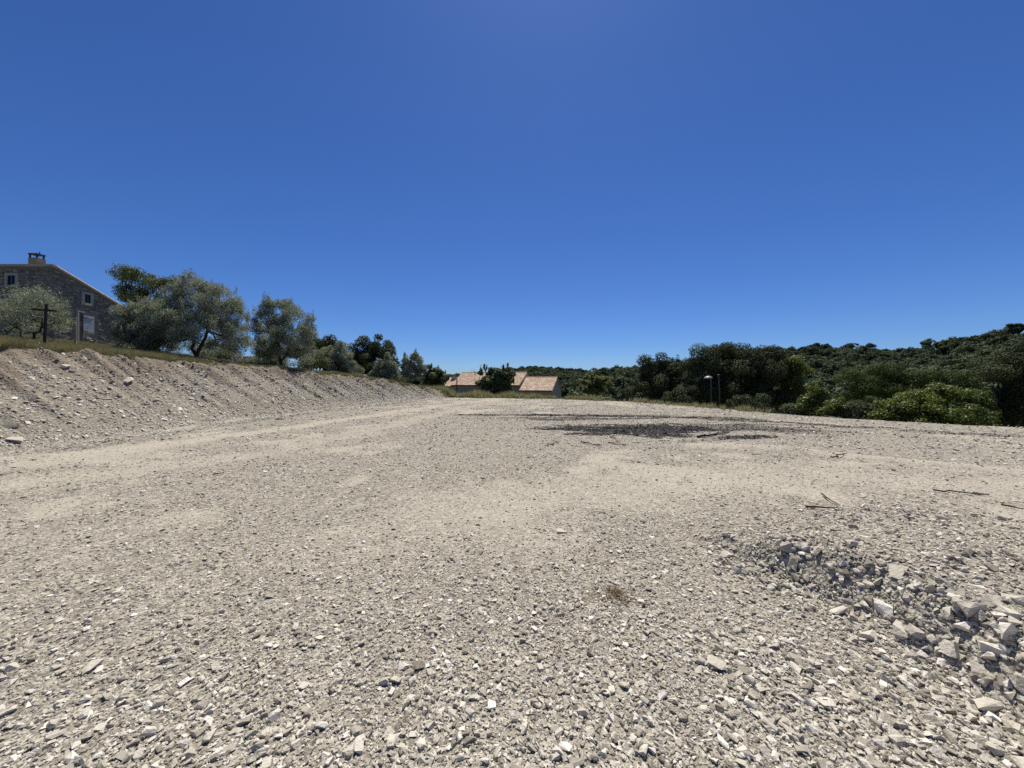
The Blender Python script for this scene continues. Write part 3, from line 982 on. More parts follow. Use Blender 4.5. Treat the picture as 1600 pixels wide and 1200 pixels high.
# large olive with the forked trunk
tree('olive_tree', 'large spreading olive with forked dark trunk, tallest on the bank', 'olive tree', OL, gz(308, 19.6), [lob(262, 490, 34, 36, 20), lob(300, 468, 36, 34, 20, .8), lob(340, 482, 34, 34, 20), lob(362, 512, 24, 30, 20), lob(290, 510, 42, 26, 20, -.7), lob(330, 520, 38, 22, 20, -.6), lob(352, 540, 28, 14, 20, .5), lob(306, 450, 18, 16, 20), lob(268, 534, 30, 16, 20, .9), lob(366, 536, 20, 18, 20, .6), lob(330, 545, 26, 12, 20, 1.2)],
     M_OLIVE, 34000, (.085, .024), .28, 260, [P(298, 528, 19.6), P(324, 516, 19.6)], .10, 4, shoots=34, shoot_len=.5, twigs=5)
tree('olive_tree', 'bushy low olive with pale leaves right of the stone house', 'olive tree', OL, gz(238, 21), [lob(205, 505, 24, 26, 21), lob(232, 492, 28, 30, 21, .4), lob(258, 505, 24, 26, 21), lob(215, 526, 32, 18, 21, -.3), lob(248, 528, 30, 16, 21), lob(190, 524, 14, 18, 21), lob(214, 542, 30, 12, 21, .6), lob(250, 544, 24, 12, 21, .5)],
     M_OLIVE, 22000, (.09, .026), .27, 170, [P(228, 530, 21), P(246, 530, 21)], .07, 5, shoots=20, shoot_len=.4)
tree('olive_tree', 'medium olive with twin trunk standing alone right of largest olive', 'olive tree', OL, gz(438, 24), [lob(412, 510, 26, 26, 24), lob(440, 492, 26, 24, 24, .6), lob(466, 508, 26, 26, 24), lob(428, 530, 34, 20, 24, -.5), lob(460, 534, 30, 18, 24), lob(420, 484, 14, 16, 24), lob(482, 524, 14, 16, 24), lob(432, 552, 38, 12, 24, .8), lob(410, 544, 24, 14, 24, .6), lob(472, 548, 26, 14, 24, .5), lob(412, 558, 20, 10, 24, 1.0), lob(460, 560, 26, 10, 24, .9)],
     M_OLIVE, 22000, (.10, .029), .29, 180, [P(437, 545, 24), P(450, 545, 24)], .09, 6, shoots=24, shoot_len=.5)
tree('olive_tree', 'small olive bush before the dark shade tree, left of it', 'olive tree', OL, gz(526, 29), [lob(512, 562, 14, 18, 29), lob(530, 556, 18, 20, 29), lob(541, 566, 12, 16, 29), lob(524, 577, 22, 12, 29)],
     M_OLIVE, 9000, (.12, .034), .27, 80, None, .06, 7, shoots=8, shoot_len=.4)
tree('olive_tree', 'small grey olive right before the dome shaped dark tree', 'olive tree', OL, gz(602, 32), [lob(598, 578, 13, 16, 32), lob(608, 570, 9, 14, 32), lob(590, 586, 10, 10, 32), lob(612, 584, 12, 10, 32)],
     M_OLIVE, 6500, (.125, .036), .26, 60, None, .05, 8, shoots=8, shoot_len=.45)
tree('olive_tree', 'slender grey olive at the far end of the bank', 'olive tree', OL, gz(648, 36), [lob(650, 566, 9, 16, 36), lob(640, 580, 11, 14, 36), lob(656, 582, 11, 12, 36), lob(634, 570, 5, 12, 36)],
     M_OLIVE, 6500, (.14, .04), .28, 60, None, .05, 9, shoots=8, shoot_len=.6)
# broadleaved trees behind the olives
tree('tall_tree', 'tall green tree rising between stone house and olives', 'tree', None, gz(222, 33), [lob(192, 434, 18, 11, 33), lob(208, 428, 20, 10, 33), lob(222, 440, 20, 18, 33), lob(204, 455, 20, 16, 33), lob(210, 475, 22, 18, 33), lob(236, 462, 24, 22, 33), lob(262, 452, 14, 14, 33), lob(272, 446, 10, 10, 33)],
     M_DECID, 11000, (.16, .07), .34, 190, None, .16, 10, shell=.5, shoots=10, shoot_len=.7)
tree('shade_tree', 'dense dome shaped dark green tree beyond the small olives', 'tree', None, gz(583, 38), [lob(568, 548, 22, 20, 38), lob(588, 545, 22, 19, 38), lob(606, 560, 18, 20, 38), lob(560, 568, 20, 20, 38), lob(590, 572, 30, 20, 38, -.8), lob(616, 580, 12, 16, 38), lob(584, 566, 34, 26, 38, .4), lob(580, 590, 36, 16, 38, .3)],
     M_OAK, 20000, (.19, .11), .42, 160, None, .16, 11)
tree('shade_tree', 'dark low tree half hidden behind the medium olive', 'tree', None, gz(502, 36), [lob(488, 548, 18, 18, 36), lob(508, 542, 16, 16, 36), lob(520, 552, 12, 14, 36), lob(500, 568, 24, 16, 36)],
     M_OAK, 11000, (.18, .1), .4, 100, None, .13, 12)
tree('green_bush', 'bright green bush at the bank end left of the houses', 'bush', None, gz(682, 41), [lob(680, 588, 12, 12, 41), lob(672, 584, 6, 12, 41), lob(690, 596, 9, 9, 41), lob(676, 598, 14, 8, 41)],
     M_DECID, 6000, (.2, .1), .3, 60, None, .06, 13, shoots=6, shoot_len=.6)
# bush before the houses
tree('round_bush', 'dark rounded bush standing before the tiled roof house', 'bush', None, gz(774, 41), [lob(758, 590, 12, 16, 41), lob(772, 588, 13, 16, 41), lob(790, 588, 13, 15, 41), lob(764, 602, 18, 12, 41), lob(788, 602, 16, 12, 41), lob(774, 596, 24, 18, 41, .3), lob(774, 608, 28, 10, 41)],
     M_DECID, 17000, (.2, .11), .27, 150, None, .08, 14, shoots=26, shoot_len=.4)
# right hand row
tree('round_tree', 'rounded yellow green tree standing alone beyond the plot rim', 'tree', None, gz(930, 46), [lob(918, 600, 13, 14, 46), lob(932, 592, 16, 14, 46), lob(944, 602, 14, 14, 46), lob(930, 612, 20, 10, 46)],
     M_LIGHT, 9500, (.21, .12), .36, 90, None, .1, 15)
HO = 'holm oaks beyond the plot rim'
tree('oak_tree', 'ragged dark oak with bare tipped shoots beside the cypress', 'oak tree', HO, gz(1022, 33), [lob(1000, 608, 16, 20, 33), lob(1022, 588, 22, 24, 33), lob(1044, 582, 18, 22, 33), lob(1060, 590, 16, 22, 33), lob(1020, 612, 28, 20, 33, -.8), lob(1052, 616, 26, 20, 33, -.6), lob(1036, 568, 9, 14, 33), lob(1008, 572, 5, 12, 33)],
     M_OAK, 24000, (.15, .085), .40, 190, None, .15, 16, shoots=4, shoot_len=.7)
tree('oak_tree', 'broad holm oak behind the street lamps with sky gaps', 'oak tree', HO, gz(1120, 30), [lob(1098, 560, 20, 16, 30), lob(1136, 552, 22, 16, 30), lob(1082, 576, 16, 12, 30), lob(1120, 580, 30, 22, 30, -.5), lob(1100, 608, 34, 26, 30, -.5), lob(1146, 600, 24, 30, 30), lob(1142, 566, 20, 16, 30), lob(1124, 622, 40, 16, 30)],
     M_OAK, 34000, (.135, .078), .42, 230, None, .2, 17)
tree('oak_tree', 'tall holm oak with billowing crown right of the lamps', 'oak tree', HO, gz(1190, 28), [lob(1176, 556, 22, 18, 28), lob(1200, 560, 22, 18, 28), lob(1216, 576, 18, 20, 28), lob(1184, 582, 30, 22, 28, -.6), lob(1208, 602, 28, 26, 28), lob(1176, 612, 34, 26, 28, -.4), lob(1212, 628, 30, 20, 28)],
     M_OAK, 34000, (.13, .074), .40, 230, None, .2, 18)
tree('light_tree', 'airy light green tree tucked right of the tall oak', 'tree', None, gz(1244, 27), [lob(1238, 572, 14, 14, 27), lob(1250, 584, 14, 16, 27), lob(1240, 604, 18, 18, 27), lob(1252, 616, 10, 14, 27)],
     M_LIGHT, 7000, (.14, .07), .32, 70, None, .08, 19, spread=1.15)
tree('fig_sapling', 'leafy fig sapling with bright leaves at the plot rim', 'sapling', None, gz(1276, 18.5), [lob(1272, 610, 12, 12, 18.5), lob(1282, 624, 14, 12, 18.5), lob(1266, 632, 16, 12, 18.5), lob(1280, 602, 5, 8, 18.5)],
     M_FIG, 2600, (.12, .085), .22, 34, None, .03, 20, up=.1, spread=1.2)
tree('leafy_shrub', 'low bright green shrub between fig sapling and pine', 'shrub', None, gz(1312, 17.2), [lob(1300, 640, 14, 12, 17.2), lob(1318, 634, 15, 13, 17.2), lob(1330, 644, 12, 10, 17.2)],
     M_FIG, 3600, (.10, .07), .2, 36, None, .03, 21, up=.1)
tree('pine_tree', 'dark bushy pine with deep shade below the right hill', 'pine tree', None, gz(1375, 46), [lob(1340, 600, 26, 22, 46), lob(1372, 592, 26, 22, 46), lob(1404, 588, 22, 20, 46), lob(1330, 624, 26, 22, 46), lob(1366, 622, 32, 26, 46, -1), lob(1402, 615, 24, 26, 46)],
     M_PINE, 26000, (.22, .06), .6, 170, None, .22, 22, up=.6)
tree('pine_tree', 'mid green pine clump behind the spreading green bush', 'pine tree', None, gz(1478, 44), [lob(1438, 605, 16, 22, 44), lob(1464, 598, 20, 18, 44), lob(1494, 598, 20, 18, 44), lob(1516, 606, 14, 20, 44), lob(1478, 620, 42, 16, 44)],
     M_PINE, 18000, (.22, .07), .55, 130, None, .2, 23, up=.6)
tree('spreading_bush', 'wide spreading bright green bush along the right rim', 'bush', None, gz(1460, 16.2), [lob(1400, 640, 28, 14, 16.2), lob(1435, 630, 28, 18, 16.2), lob(1470, 622, 26, 18, 16.2), lob(1500, 624, 26, 20, 16.2), lob(1450, 646, 44, 14, 16.2, -.5), lob(1500, 648, 36, 14, 16.2, -.5), lob(1378, 648, 20, 8, 16.2), lob(1525, 634, 20, 20, 16.2), lob(1465, 610, 10, 8, 16.2), lob(1435, 659, 44, 9, 16.2, -.3), lob(1515, 662, 36, 9, 16.2, -.3), lob(1384, 654, 18, 7, 16.2, -.2)],
     M_FIG, 24000, (.098, .064), .27, 230, None, .05, 24, up=.1, shoots=14, shoot_len=.35)
tree('oak_tree', 'big shadowy oak cut off by the right picture edge', 'oak tree', HO, gz(1588, 18), [lob(1560, 600, 26, 26, 18), lob(1590, 572, 30, 26, 18), lob(1620, 560, 36, 30, 18), lob(1576, 640, 30, 26, 18), lob(1610, 620, 40, 40, 18, -.4), lob(1650, 600, 40, 50, 18), lob(1548, 636, 16, 22, 18), lob(1600, 655, 50, 16, 18)],
     M_OAK, 36000, (.095, .056), .30, 250, None, .16, 25)
for (px, d, top, w, sd, lb) in [(1345, 30, 622, 20, 41, 'dark scrub bush under the pine on the slope'), (1170, 24, 622, 26, 42, 'dark undergrowth bush at the foot of the tall oak'), (1062, 27, 612, 22, 43, 'dark undergrowth bush under the ragged oak'),
                                (1252, 19.5, 634, 24, 44, 'low dark bush at the rim left of fig sapling'), (1345, 17, 640, 16, 45, 'low dark bush between leafy shrub and spreading bush')]:
    tree('scrub_bush', lb, 'bush', None, gz(px, d), [lob(px - w * .5, top + 12, w * .7, 14, d), lob(px + w * .5, top + 10, w * .7, 14, d), lob(px, top + 20, w, 12, d)], M_OAK, 6000, (.12, .07), .3, 50, None, .05, sd)

for (px, d, top, w, sd, mat, lb) in [(338, 25, 546, 30, 46, M_OLIVE, 'low grey scrub filling the gap behind the forked olive'), (425, 28, 553, 26, 47, M_OLIVE, 'low grey scrub behind the twin trunk olive'),
        (482, 27, 556, 24, 48, M_DECID, 'green low bush right of the twin trunk olive'), (545, 31, 574, 20, 49, M_OLIVE, 'low grey scrub just left of the spoil heap')]:
    tree('scrub_bush', lb, 'bush', None, gz(px, d), [lob(px - w * .5, top + 12, w * .7, 13, d), lob(px + w * .5, top + 11, w * .7, 13, d), lob(px, top + 20, w, 12, d)], mat, 3500, (.11, .045), .28, 50, None, .04, sd, shoots=6, shoot_len=.3)

# cypress
rng = np.random.default_rng(60)
b = gz(974, 40)
root = empty('cypress_tree', b)
tag(root, 'slim dark cypress standing beside the ragged oak', 'cypress')
topz = P(974, 591, 40).z - b[2]
cl = [(0, 0, topz * t, max(.04, .33 * (1 - t) ** .5 * min(1, t * 5 + .3)), max(.04, .33 * (1 - t) ** .5 * min(1, t * 5 + .3)), .25, .5) for t in np.linspace(.05, .98, 24)]
v, q, tone = foliage(rng, cl, 4200, .16, .05, 1.2)
link('crown', np_mesh('crown', v, q, False, {'tone': tone}), M_CYP, root)
m = MB(); m.tube([(0, 0, -.2), (0, 0, topz * .6)], [.07, .03], 6); m.build('trunk', M_BARK, root)

# bare dead sapling poking up left of the round bush
b = gz(745, 42)
root = empty('bare_sapling', b)
tag(root, 'leafless thin sapling at the left edge of the round bush', 'sapling')
rng = np.random.default_rng(61)
tr, br = MB(), MB()
for (dx, h) in ((-.25, 3.3), (.4, 3.9)):
    hh = P(745, 570, 42).z - b[2]
    k = h / 3.9 * hh
    tr.tube([(dx * .3, 0, -.2), (dx * .6, 0, k * .5), (dx, 0, k)], [.05, .035, .012], 5)
    for i in range(9):
        t = rng.uniform(.45, .95)
        s_ = np.array([dx * (.3 + .7 * t), 0, k * t]); e_ = s_ + np.array([rng.normal(0, .5), rng.normal(0, .3), rng.uniform(.2, .7)])
        br.tube([s_, (s_ + e_) / 2 + rng.normal(0, .04, 3), e_], [.022, .016, .008], 4)
tr.build('trunk', M_TWIG, root); br.build('branches', M_TWIG, root)

# ------------------------------------------------------------------ stone house at the left
def stone_house():
    XB, YA, YB = -29.75, 24.0, 30.5                 # right wall plane, front wall plane, back
    XL = -47.0
    zb = 3.3
    ztop = CAM_H + (HOR - 418) / F * YA             # wall head at the front
    slope = 0.43
    root = empty('stone_house', (XB, YA, zb))
    tag(root, 'grey rubble stone farmhouse with sloping tiled roof at left edge', 'house')
    ox, oy, oz = XB, YA, zb
    zt = lambda y: ztop - slope * (y - YA)
    # wall cores
    m = MB()
    v = [(XL, YA, 1.5), (XB, YA, 1.5), (XB, YB, 1.5), (XL, YB, 1.5), (XL, YA, ztop), (XB, YA, ztop), (XB, YB, zt(YB)), (XL, YB, zt(YB))]
    v = [(a - ox, b_ - oy, c - oz) for a, b_, c in v]
    m.add(v, [[0, 1, 5, 4], [1, 2, 6, 5], [2, 3, 7, 6], [3, 0, 4, 7], [4, 5, 6, 7]])
    m.build('wall', M_MORTAR, root)
    # openings: (face, a0, a1, z0, z1)
    def fx(px, d): return (px - 800) / F * d
    def fz(py, d): return CAM_H - (py - HOR) / F * d
    wA = ('A', fx(14, YA), fx(27, YA), fz(446, YA), fz(431, YA))
    dB = lambda px: XB * F / (px - 800)
    wB = ('B', dB(130.2), dB(140), fz(474, 25.9), fz(460.5, 25.9))
    sh = ('B', dB(128.2), dB(145), fz(522, 26), fz(494, 26))
    dr = ('B', dB(118.5), dB(127.2), fz(536, 25.4), fz(488, 25.4))
    rng = np.random.default_rng(77)
    def clear(face, a0, a1, z0, z1):
        for f, b0, b1, y0, y1 in (wA, wB, sh, dr):
            mg = .172
            if f == face and a1 > b0 - mg and a0 < b1 + mg and z1 > y0 - mg and z0 < y1 + mg: return False
        return True
    st = MB()
    z = 2.9
    while z < ztop - .05:
        h = rng.uniform(.06, .12)
        for face in 'AB':
            a = XL + 8 if face == 'A' else YA
            end = XB if face == 'A' else YB
            while a < end - .05:
                w = min(rng.uniform(.10, .34), end - a)
                lim = ztop if face == 'A' else zt(a + w)
                if z + h < lim - .04 and clear(face, a, a + w, z, z + h) and rng.random() > .04:
                    pr = rng.uniform(.03, .09)
                    if face == 'A':
                        st.box((a + w / 2 - ox, YA - pr / 2 + .012 - oy, z + h / 2 - oz), (w - .022, pr, h - .02), None, .012)
                    else:
                        st.box((XB + pr / 2 - .012 - ox, a + w / 2 - oy, z + h / 2 - oz), (pr, w - .022, h - .02), None, .012)
                a += w
        z += h
    me_o = st.build('stonework', M_HSTONE, root)
    nf = len(me_o.data.vertices) // 8
    a = me_o.data.attributes.new('tone', 'FLOAT', 'POINT')
    a.data.foreach_set('value', np.repeat(np.random.default_rng(1).random(nf), 8).astype(np.float32))
    me_o['kind'] = 'stuff'
    # windows
    def window(face, a0, a1, z0, z1, shutter=None):
        fr = MB()
        t = .16
        def bx(mb, u0, u1, w0, w1, n0, n1):
            if face == 'A': mb.box(((u0 + u1) / 2 - ox, YA - (n0 + n1) / 2 - oy, (w0 + w1) / 2 - oz), (u1 - u0, abs(n1 - n0), w1 - w0))
            else: mb.box((XB + (n0 + n1) / 2 - ox, (u0 + u1) / 2 - oy, (w0 + w1) / 2 - oz), (abs(n1 - n0), u1 - u0, w1 - w0))
        bx(fr, a0 - t, a0, z0 - t, z1 + t, 0, .10); bx(fr, a1, a1 + t, z0 - t, z1 + t, 0, .10)
        bx(fr, a0, a1, z1, z1 + t, 0, .10); bx(fr, a0, a1, z0 - t, z0, 0, .13)
        w = fr.build('window', M_DRESSED, root)
        p = MB(); bx(p, a0, a1, z0, z1, .004, .012); p.build('pane', M_GLASS, w)
        s = MB()
        bx(s, (a0 + a1) / 2 - .02, (a0 + a1) / 2 + .02, z0, z1, .014, .045)
        bx(s, a0, a0 + .04, z0, z1, .014, .045); bx(s, a1 - .04, a1, z0, z1, .014, .045)
        s.build('sash', M_WEATH, w)
    window(*wA); window(*wB)
    # the shutter: planks and a diagonal brace
    _, a0, a1, z0, z1 = sh
    sr = empty('shutter', (0, 0, 0)); sr.parent = root
    n = 5
    for i in range(n):
        u0 = a0 + (a1 - a0) * i / n; u1 = a0 + (a1 - a0) * (i + 1) / n
        m = MB(); m.box((XB + .09 - ox, (u0 + u1) / 2 - oy, (z0 + z1) / 2 - oz), (.03, u1 - u0 - .008, z1 - z0)); m.build('plank', M_SHUTTER, sr)
    m = MB()
    for zz in (z0 + .14, z1 - .14): m.box((XB + .116 - ox, (a0 + a1) / 2 - oy, zz - oz), (.022, a1 - a0 - .04, .09))
    L = math.hypot(a1 - a0, z1 - z0 - .4)
    m.box((XB + .118 - ox, (a0 + a1) / 2 - oy, (z0 + z1) / 2 - oz), (.02, .09, L), Matrix.Rotation(-math.atan2(a1 - a0 - .12, z1 - z0 - .4), 4, 'X'))
    m.build('brace', M_DRESSED, sr)
    m = MB()
    for zz in (z0 + .14, z1 - .14): m.box((XB + .132 - ox, a0 + .12 - oy, zz - oz), (.01, .3, .035))
    m.build('hinge', M_IRON, sr)
    # doorway with pale jamb and lintel
    _, a0, a1, z0, z1 = dr
    m = MB()
    m.box((XB + .06 - ox, a0 + .05 - oy, (z0 + z1) / 2 - oz), (.13, .10, z1 - z0))
    m.box((XB + .06 - ox, (a0 + a1) / 2 + .05 - oy, z1 + .05 - oz), (.14, a1 - a0 + .12, .10))
    m.build('door_frame', M_DRESSED, root)
    m = MB(); m.box((XB + .02 - ox, (a0 + a1) / 2 + .08 - oy, (z0 + z1) / 2 - oz), (.02, a1 - a0 - .06, z1 - z0)); m.build('door', M_TWIG2, root)
    # roof slab, verge and eave tiles
    m = MB()
    rv = []
    for yy in (YA - .18, YB + .3):
        for xx in (XL, XB + .16):
            for dz in (.01, .10):
                rv.append((xx - ox, yy - oy, zt(yy) + dz - oz))
    m.add(rv, [[0, 1, 3, 2], [4, 6, 7, 5], [0, 4, 5, 1], [2, 3, 7, 6], [0, 2, 6, 4], [1, 5, 7, 3]])
    rf = m.build('roof', M_OLDTILE, root)
    def half_tile(name, length, r):
        n = 7; th = np.linspace(0, math.pi, n)
        v, q = [], []
        for e, k in ((0, 1.0), (1, .86)):
            for rr_ in (r * k, r * k - .018):
                for t in th: v.append((e * length - length / 2, rr_ * math.cos(t), rr_ * math.sin(t)))
        for i in range(n - 1):
            q += [[i, i + 1, 2 * n + i + 1, 2 * n + i], [n + i, 3 * n + i, 3 * n + i + 1, n + i + 1], [i, n + i, n + i + 1, i + 1], [2 * n + i, 2 * n + i + 1, 3 * n + i + 1, 3 * n + i]]
        me = np_mesh(name, np.array(v), np.array(q), False); me.materials.append(M_OLDTILE)
        return me
    tm = half_tile('roof_tile', .40, .10)
    rng = np.random.default_rng(5)
    for row in range(2):
        x = XB - .05 - row * .19
        while x > XL + 7:
            yy = YA - .10 + row * .16
            o = link('roof_tile', tm, None, rf)
            o.location = (x - .19 - ox, yy - oy, zt(YA) + .02 + row * .105 - oz + rng.uniform(-.008, .008))
            o.rotation_euler = (0, rng.normal(0, .02), rng.normal(0, .03))
            x -= .385
    y = YA
    while y < YB:
        o = link('roof_tile', tm, None, rf)
        o.location = (XB + .08 - ox, y + .19 - oy, zt(y + .19) + .10 - oz)
        o.rotation_euler = (0, math.atan(slope) + rng.normal(0, .015), R(90))
        y += .355
    # chimney
    dcy = 25.6
    cx0, cx1 = fx(51.5, dcy), fx(67, dcy)
    zc0, zc1 = zt(dcy) - .3, fz(404, dcy)
    m = MB()
    w = cx1 - cx0
    for k in range(5):
        hh = (zc1 - zc0) / 5
        m.box(((cx0 + cx1) / 2 - ox - (k == 4) * .06, dcy - oy, zc0 + hh * (k + .5) - oz), (w - .012 * (k % 2) - (k == 4) * .10, .5 - .012 * (k % 2), hh - .006))
    ch = m.build('chimney', M_HCHIM, rf)
    cap = MB()
    cz = fz(399, dcy)
    for sx in (-.24, .24):
        for sy in (-.18, .18): cap.box(((cx0 + cx1) / 2 - .07 + sx - ox, dcy + sy - oy, (zc1 + cz) / 2 - oz), (.07, .07, cz - zc1))
    cap.box(((cx0 + cx1) / 2 - .07 - ox, dcy - oy, cz + .04 - oz), (.62, .5, .08))
    cap.tube([((cx0 + cx1) / 2 + .12 - ox, dcy - oy, cz + .08 - oz), ((cx0 + cx1) / 2 + .12 - ox, dcy - oy, cz + .24 - oz)], .025, 6)
    cap.build('chimney_cap', M_IRON, root)

def house_stone_material():
    m, nt, b, _ = new_mat('rubble_wall_stone')
    co = objco(nt)
    c = ramp(nt, attr(nt, 'tone'), [(0, (.21, .183, .14)), (.45, (.31, .277, .215)), (.8, (.40, .36, .287)), (1, (.55, .51, .42))])
    c = mixc(nt, mth(nt, 'MULTIPLY', noise(nt, 5, 5, .7, co), .6), c, (.15, .125, .095))
    nt.links.new(c, b.inputs['Base Color']); b.inputs['Roughness'].default_value = .95; b.inputs['Specular IOR Level'].default_value = .1
    bump(nt, b, noise(nt, 18, 4, .6, co), .5, .02)
    return m
M_HSTONE = house_stone_material()
M_HCHIM = plain('dark_chimney_stone', (.17, .15, .115), .95, .35, 6, .5)  # chimney stone, a mottled tone darker than the wall stones
stone_house()

# ------------------------------------------------------------------ tiled houses beyond the rim
def tiled_roof(name, parent, p0, p1, q0, q1, mat, nx, ny):
    """corrugated canal-tile slope between eave p0->p1 and ridge q0->q1"""
    p0, p1, q0, q1 = (np.array(a, float) for a in (p0, p1, q0, q1))
    nrm = np.cross(p1 - p0, q0 - p0); nrm /= np.linalg.norm(nrm)
    if nrm[2] < 0: nrm = -nrm
    us = np.linspace(0, 1, nx * 6 + 1); v, tone, q = [], [], []
    rng = np.random.default_rng(len(name) + nx)
    rt = rng.random((nx + 1, ny + 1)) ** 2
    rows = []
    for j in range(ny):
        rows += [(j / ny, .035, j), ((j + 1) / ny - .0005, 0.0, j)]
    for (t, lift, j) in rows:
        a = p0 + (q0 - p0) * t; b_ = p1 + (q1 - p1) * t
        pts = a + (b_ - a) * us[:, None]
        h = .065 * (np.abs(np.sin(us * nx * math.pi)) ** .6) + lift
        v.append(pts + nrm * h[:, None])
        tone.append(rt[np.minimum((us * nx).astype(int), nx - 1), j])
    W = len(us)
    for r in range(len(rows) - 1):
        k = np.arange(W - 1) + r * W
        q.append(np.stack([k, k + 1, k + W + 1, k + W], -1))
    me = np_mesh(name, np.concatenate(v), np.concatenate(q), False, {'tone': np.concatenate(tone)})
    return link(name, me, mat, parent)

def gable_house(name, label, corner, theta, L, w, ze, zr, zbase, wall_mat, gable_mat, front_windows=()):
    """corner = right end of the eave nearest the camera; ridge runs back-left by theta"""
    ex = np.array([-math.cos(theta), math.sin(theta), 0]); gy = np.array([math.sin(theta), math.cos(theta), 0])
    c = np.array([corner[0], corner[1], 0.0])
    root = empty(name, (corner[0], corner[1], zbase))
    tag(root, label, 'house')
    o0 = np.array([corner[0], corner[1], zbase])
    def pt(a, g, z): return c + ex * a + gy * g + np.array([0, 0, z]) - o0
    m = MB(); v = [pt(0, 0, zbase), pt(L, 0, zbase), pt(L, 0, ze), pt(0, 0, ze), pt(0, 2 * w, zbase), pt(L, 2 * w, zbase), pt(L, 2 * w, ze), pt(0, 2 * w, ze)]
    m.add(v, [[0, 3, 2, 1], [5, 6, 7, 4]]); m.build('wall', wall_mat, root)
    m = MB()
    for a in (0, L):
        m.add([pt(a, 0, zbase), pt(a, 2 * w, zbase), pt(a, 2 * w, ze), pt(a, w, zr), pt(a, 0, ze)], [[0, 1, 2, 4]], [[4, 2, 3]])
    m.build('gable_wall', gable_mat, root)
    ov, sl = .3, (zr - ze) / w
    rise = .06
    nx, ny = max(6, int(L / .34)), max(6, int(math.hypot(w, zr - ze) / .38))
    f = tiled_roof('roof_slope', root, pt(-.18, -ov, ze - sl * ov + rise), pt(L + .18, -ov, ze - sl * ov + rise), pt(-.18, w, zr + rise), pt(L + .18, w, zr + rise), M_TILE, nx, ny)
    tiled_roof('roof_slope', root, pt(-.18, 2 * w + ov, ze - sl * ov + rise), pt(L + .18, 2 * w + ov, ze - sl * ov + rise), pt(-.18, w, zr + rise), pt(L + .18, w, zr + rise), M_TILE, nx, ny)
    m = MB()
    pts = [pt(-.2 + (L + .4) * t, w, zr + rise + .05) for t in np.linspace(0, 1, 40)]
    for a, b_ in zip(pts[:-1], pts[1:]): m.tube([a, a + (b_ - a) * .97], [.13, .11], 7)
    m.build('ridge_tiles', M_TILE, root)
    m = MB()
    for a in (-.16, L + .16):                        # verge boards
        for g0, g1 in ((-ov, w), (2 * w + ov, w)):
            za, zb_ = ze - sl * ov, zr
            m.tube([pt(a, g0, za - .04), pt(a, g1, zb_ - .04)], .07, 4)
    m.build('verge', M_OLDTILE, root)
    m = MB()
    m.tube([pt(-.15, -ov - .06, ze - sl * ov - .03), pt(L + .15, -ov - .06, ze - sl * ov - .03)], .07, 6); m.build('gutter', M_IRON, root)
    for (a0, a1, z0, z1) in front_windows:
        w_ = MB()
        for (u0, u1, y0, y1) in ((a0 - .1, a0, z0 - .1, z1 + .1), (a1, a1 + .1, z0 - .1, z1 + .1), (a0, a1, z1, z1 + .1), (a0, a1, z0 - .1, z0)):
            w_.add([pt(u, g, zz) for u in (u0, u1) for g in (-.06, .01) for zz in (y0, y1)], [[0, 1, 5, 4], [2, 6, 7, 3], [0, 2, 3, 1], [4, 5, 7, 6], [1, 3, 7, 5], [0, 4, 6, 2]])
        wo = w_.build('window', M_DRESSED, root)
        pn = MB(); pn.add([pt(a0, -.02, z0), pt(a1, -.02, z0), pt(a1, -.02, z1), pt(a0, -.02, z1)], [[0, 1, 2, 3]]); pn.build('pane', M_GLASS, wo)
    return root, pt

TH = R(19)
h2, _ = gable_house('tiled_house', 'small tiled outbuilding, rightmost and lowest of the roofs', (61.5 / F * 68, 68), TH, 6.0, 4.5, -.05, 2.33, -7.5, M_RENDER, M_GREYR, [(3.0, 3.25, -.62, -.38)])
h1, pt1 = gable_house('tiled_house', 'long house with terracotta tiled roof behind the round bush', (10.5 / F * 75, 75), TH, 15.2, 5.2, .85, 3.45, -7.5, M_GREYR, M_PINKR)
# lower wing of the long house with its chimney
cw = pt1(15.4, .35, 0) + np.array([h1.location.x, h1.location.y, 0])
h3, pt3 = gable_house('tiled_house', 'low tiled wing with chimney at the left end of the houses', (cw[0], cw[1]), TH, 3.4, 4.2, .55, 2.35, -7.5, M_GREYR, M_PINKR)
m = MB()
c = pt3(1.2, 3.2, 0); zc = 2.2 + 7.5
m.box((c[0], c[1], zc - .3), (.95, .7, 1.0)); m.build('chimney', M_PINKR, h3)
m = MB(); m.box((c[0], c[1], zc + .52), (1.2, .95, .09))
for sx in (-.4, .4): m.box((c[0] + sx, c[1], zc + .34), (.12, .6, .28))
m.box((c[0], c[1], zc + .72), (.6, .5, .16))
m.build('chimney_cap', M_LAMP, h3)
# television mast behind the round bush
b = P(784, 586, 80)
root = empty('roof_antenna', b); tag(root, 'thin roof antenna showing above the round bush', 'antenna')
m = MB(); m.tube([(0, 0, -.8), (0, 0, 2.1)], .05, 6); m.build('mast', M_STEEL, root)
m = MB()
for k in range(5): m.tube([(-.45 + .03 * k, 0, 1.2 + .2 * k), (.45 - .03 * k, 0, 1.2 + .2 * k)], .022, 4)
m.build('aerial', M_STEEL, root)
# slim pole before the long house
b = gz(714, 44)
root = empty('utility_pole', b); tag(root, 'slim dark pole before the left roof of the long house', 'pole')
m = MB(); hp = P(714, 586, 44).z - b[2]; m.tube([(0, 0, -.3), (0, 0, hp)], [.07, .06], 7); m.build('shaft', M_WEATH, root)
m = MB(); m.lathe([(0, 0), (.1, 0), (.1, .07), (0, .09)], (0, 0, hp), 8); m.build('cap', M_IRON, root)

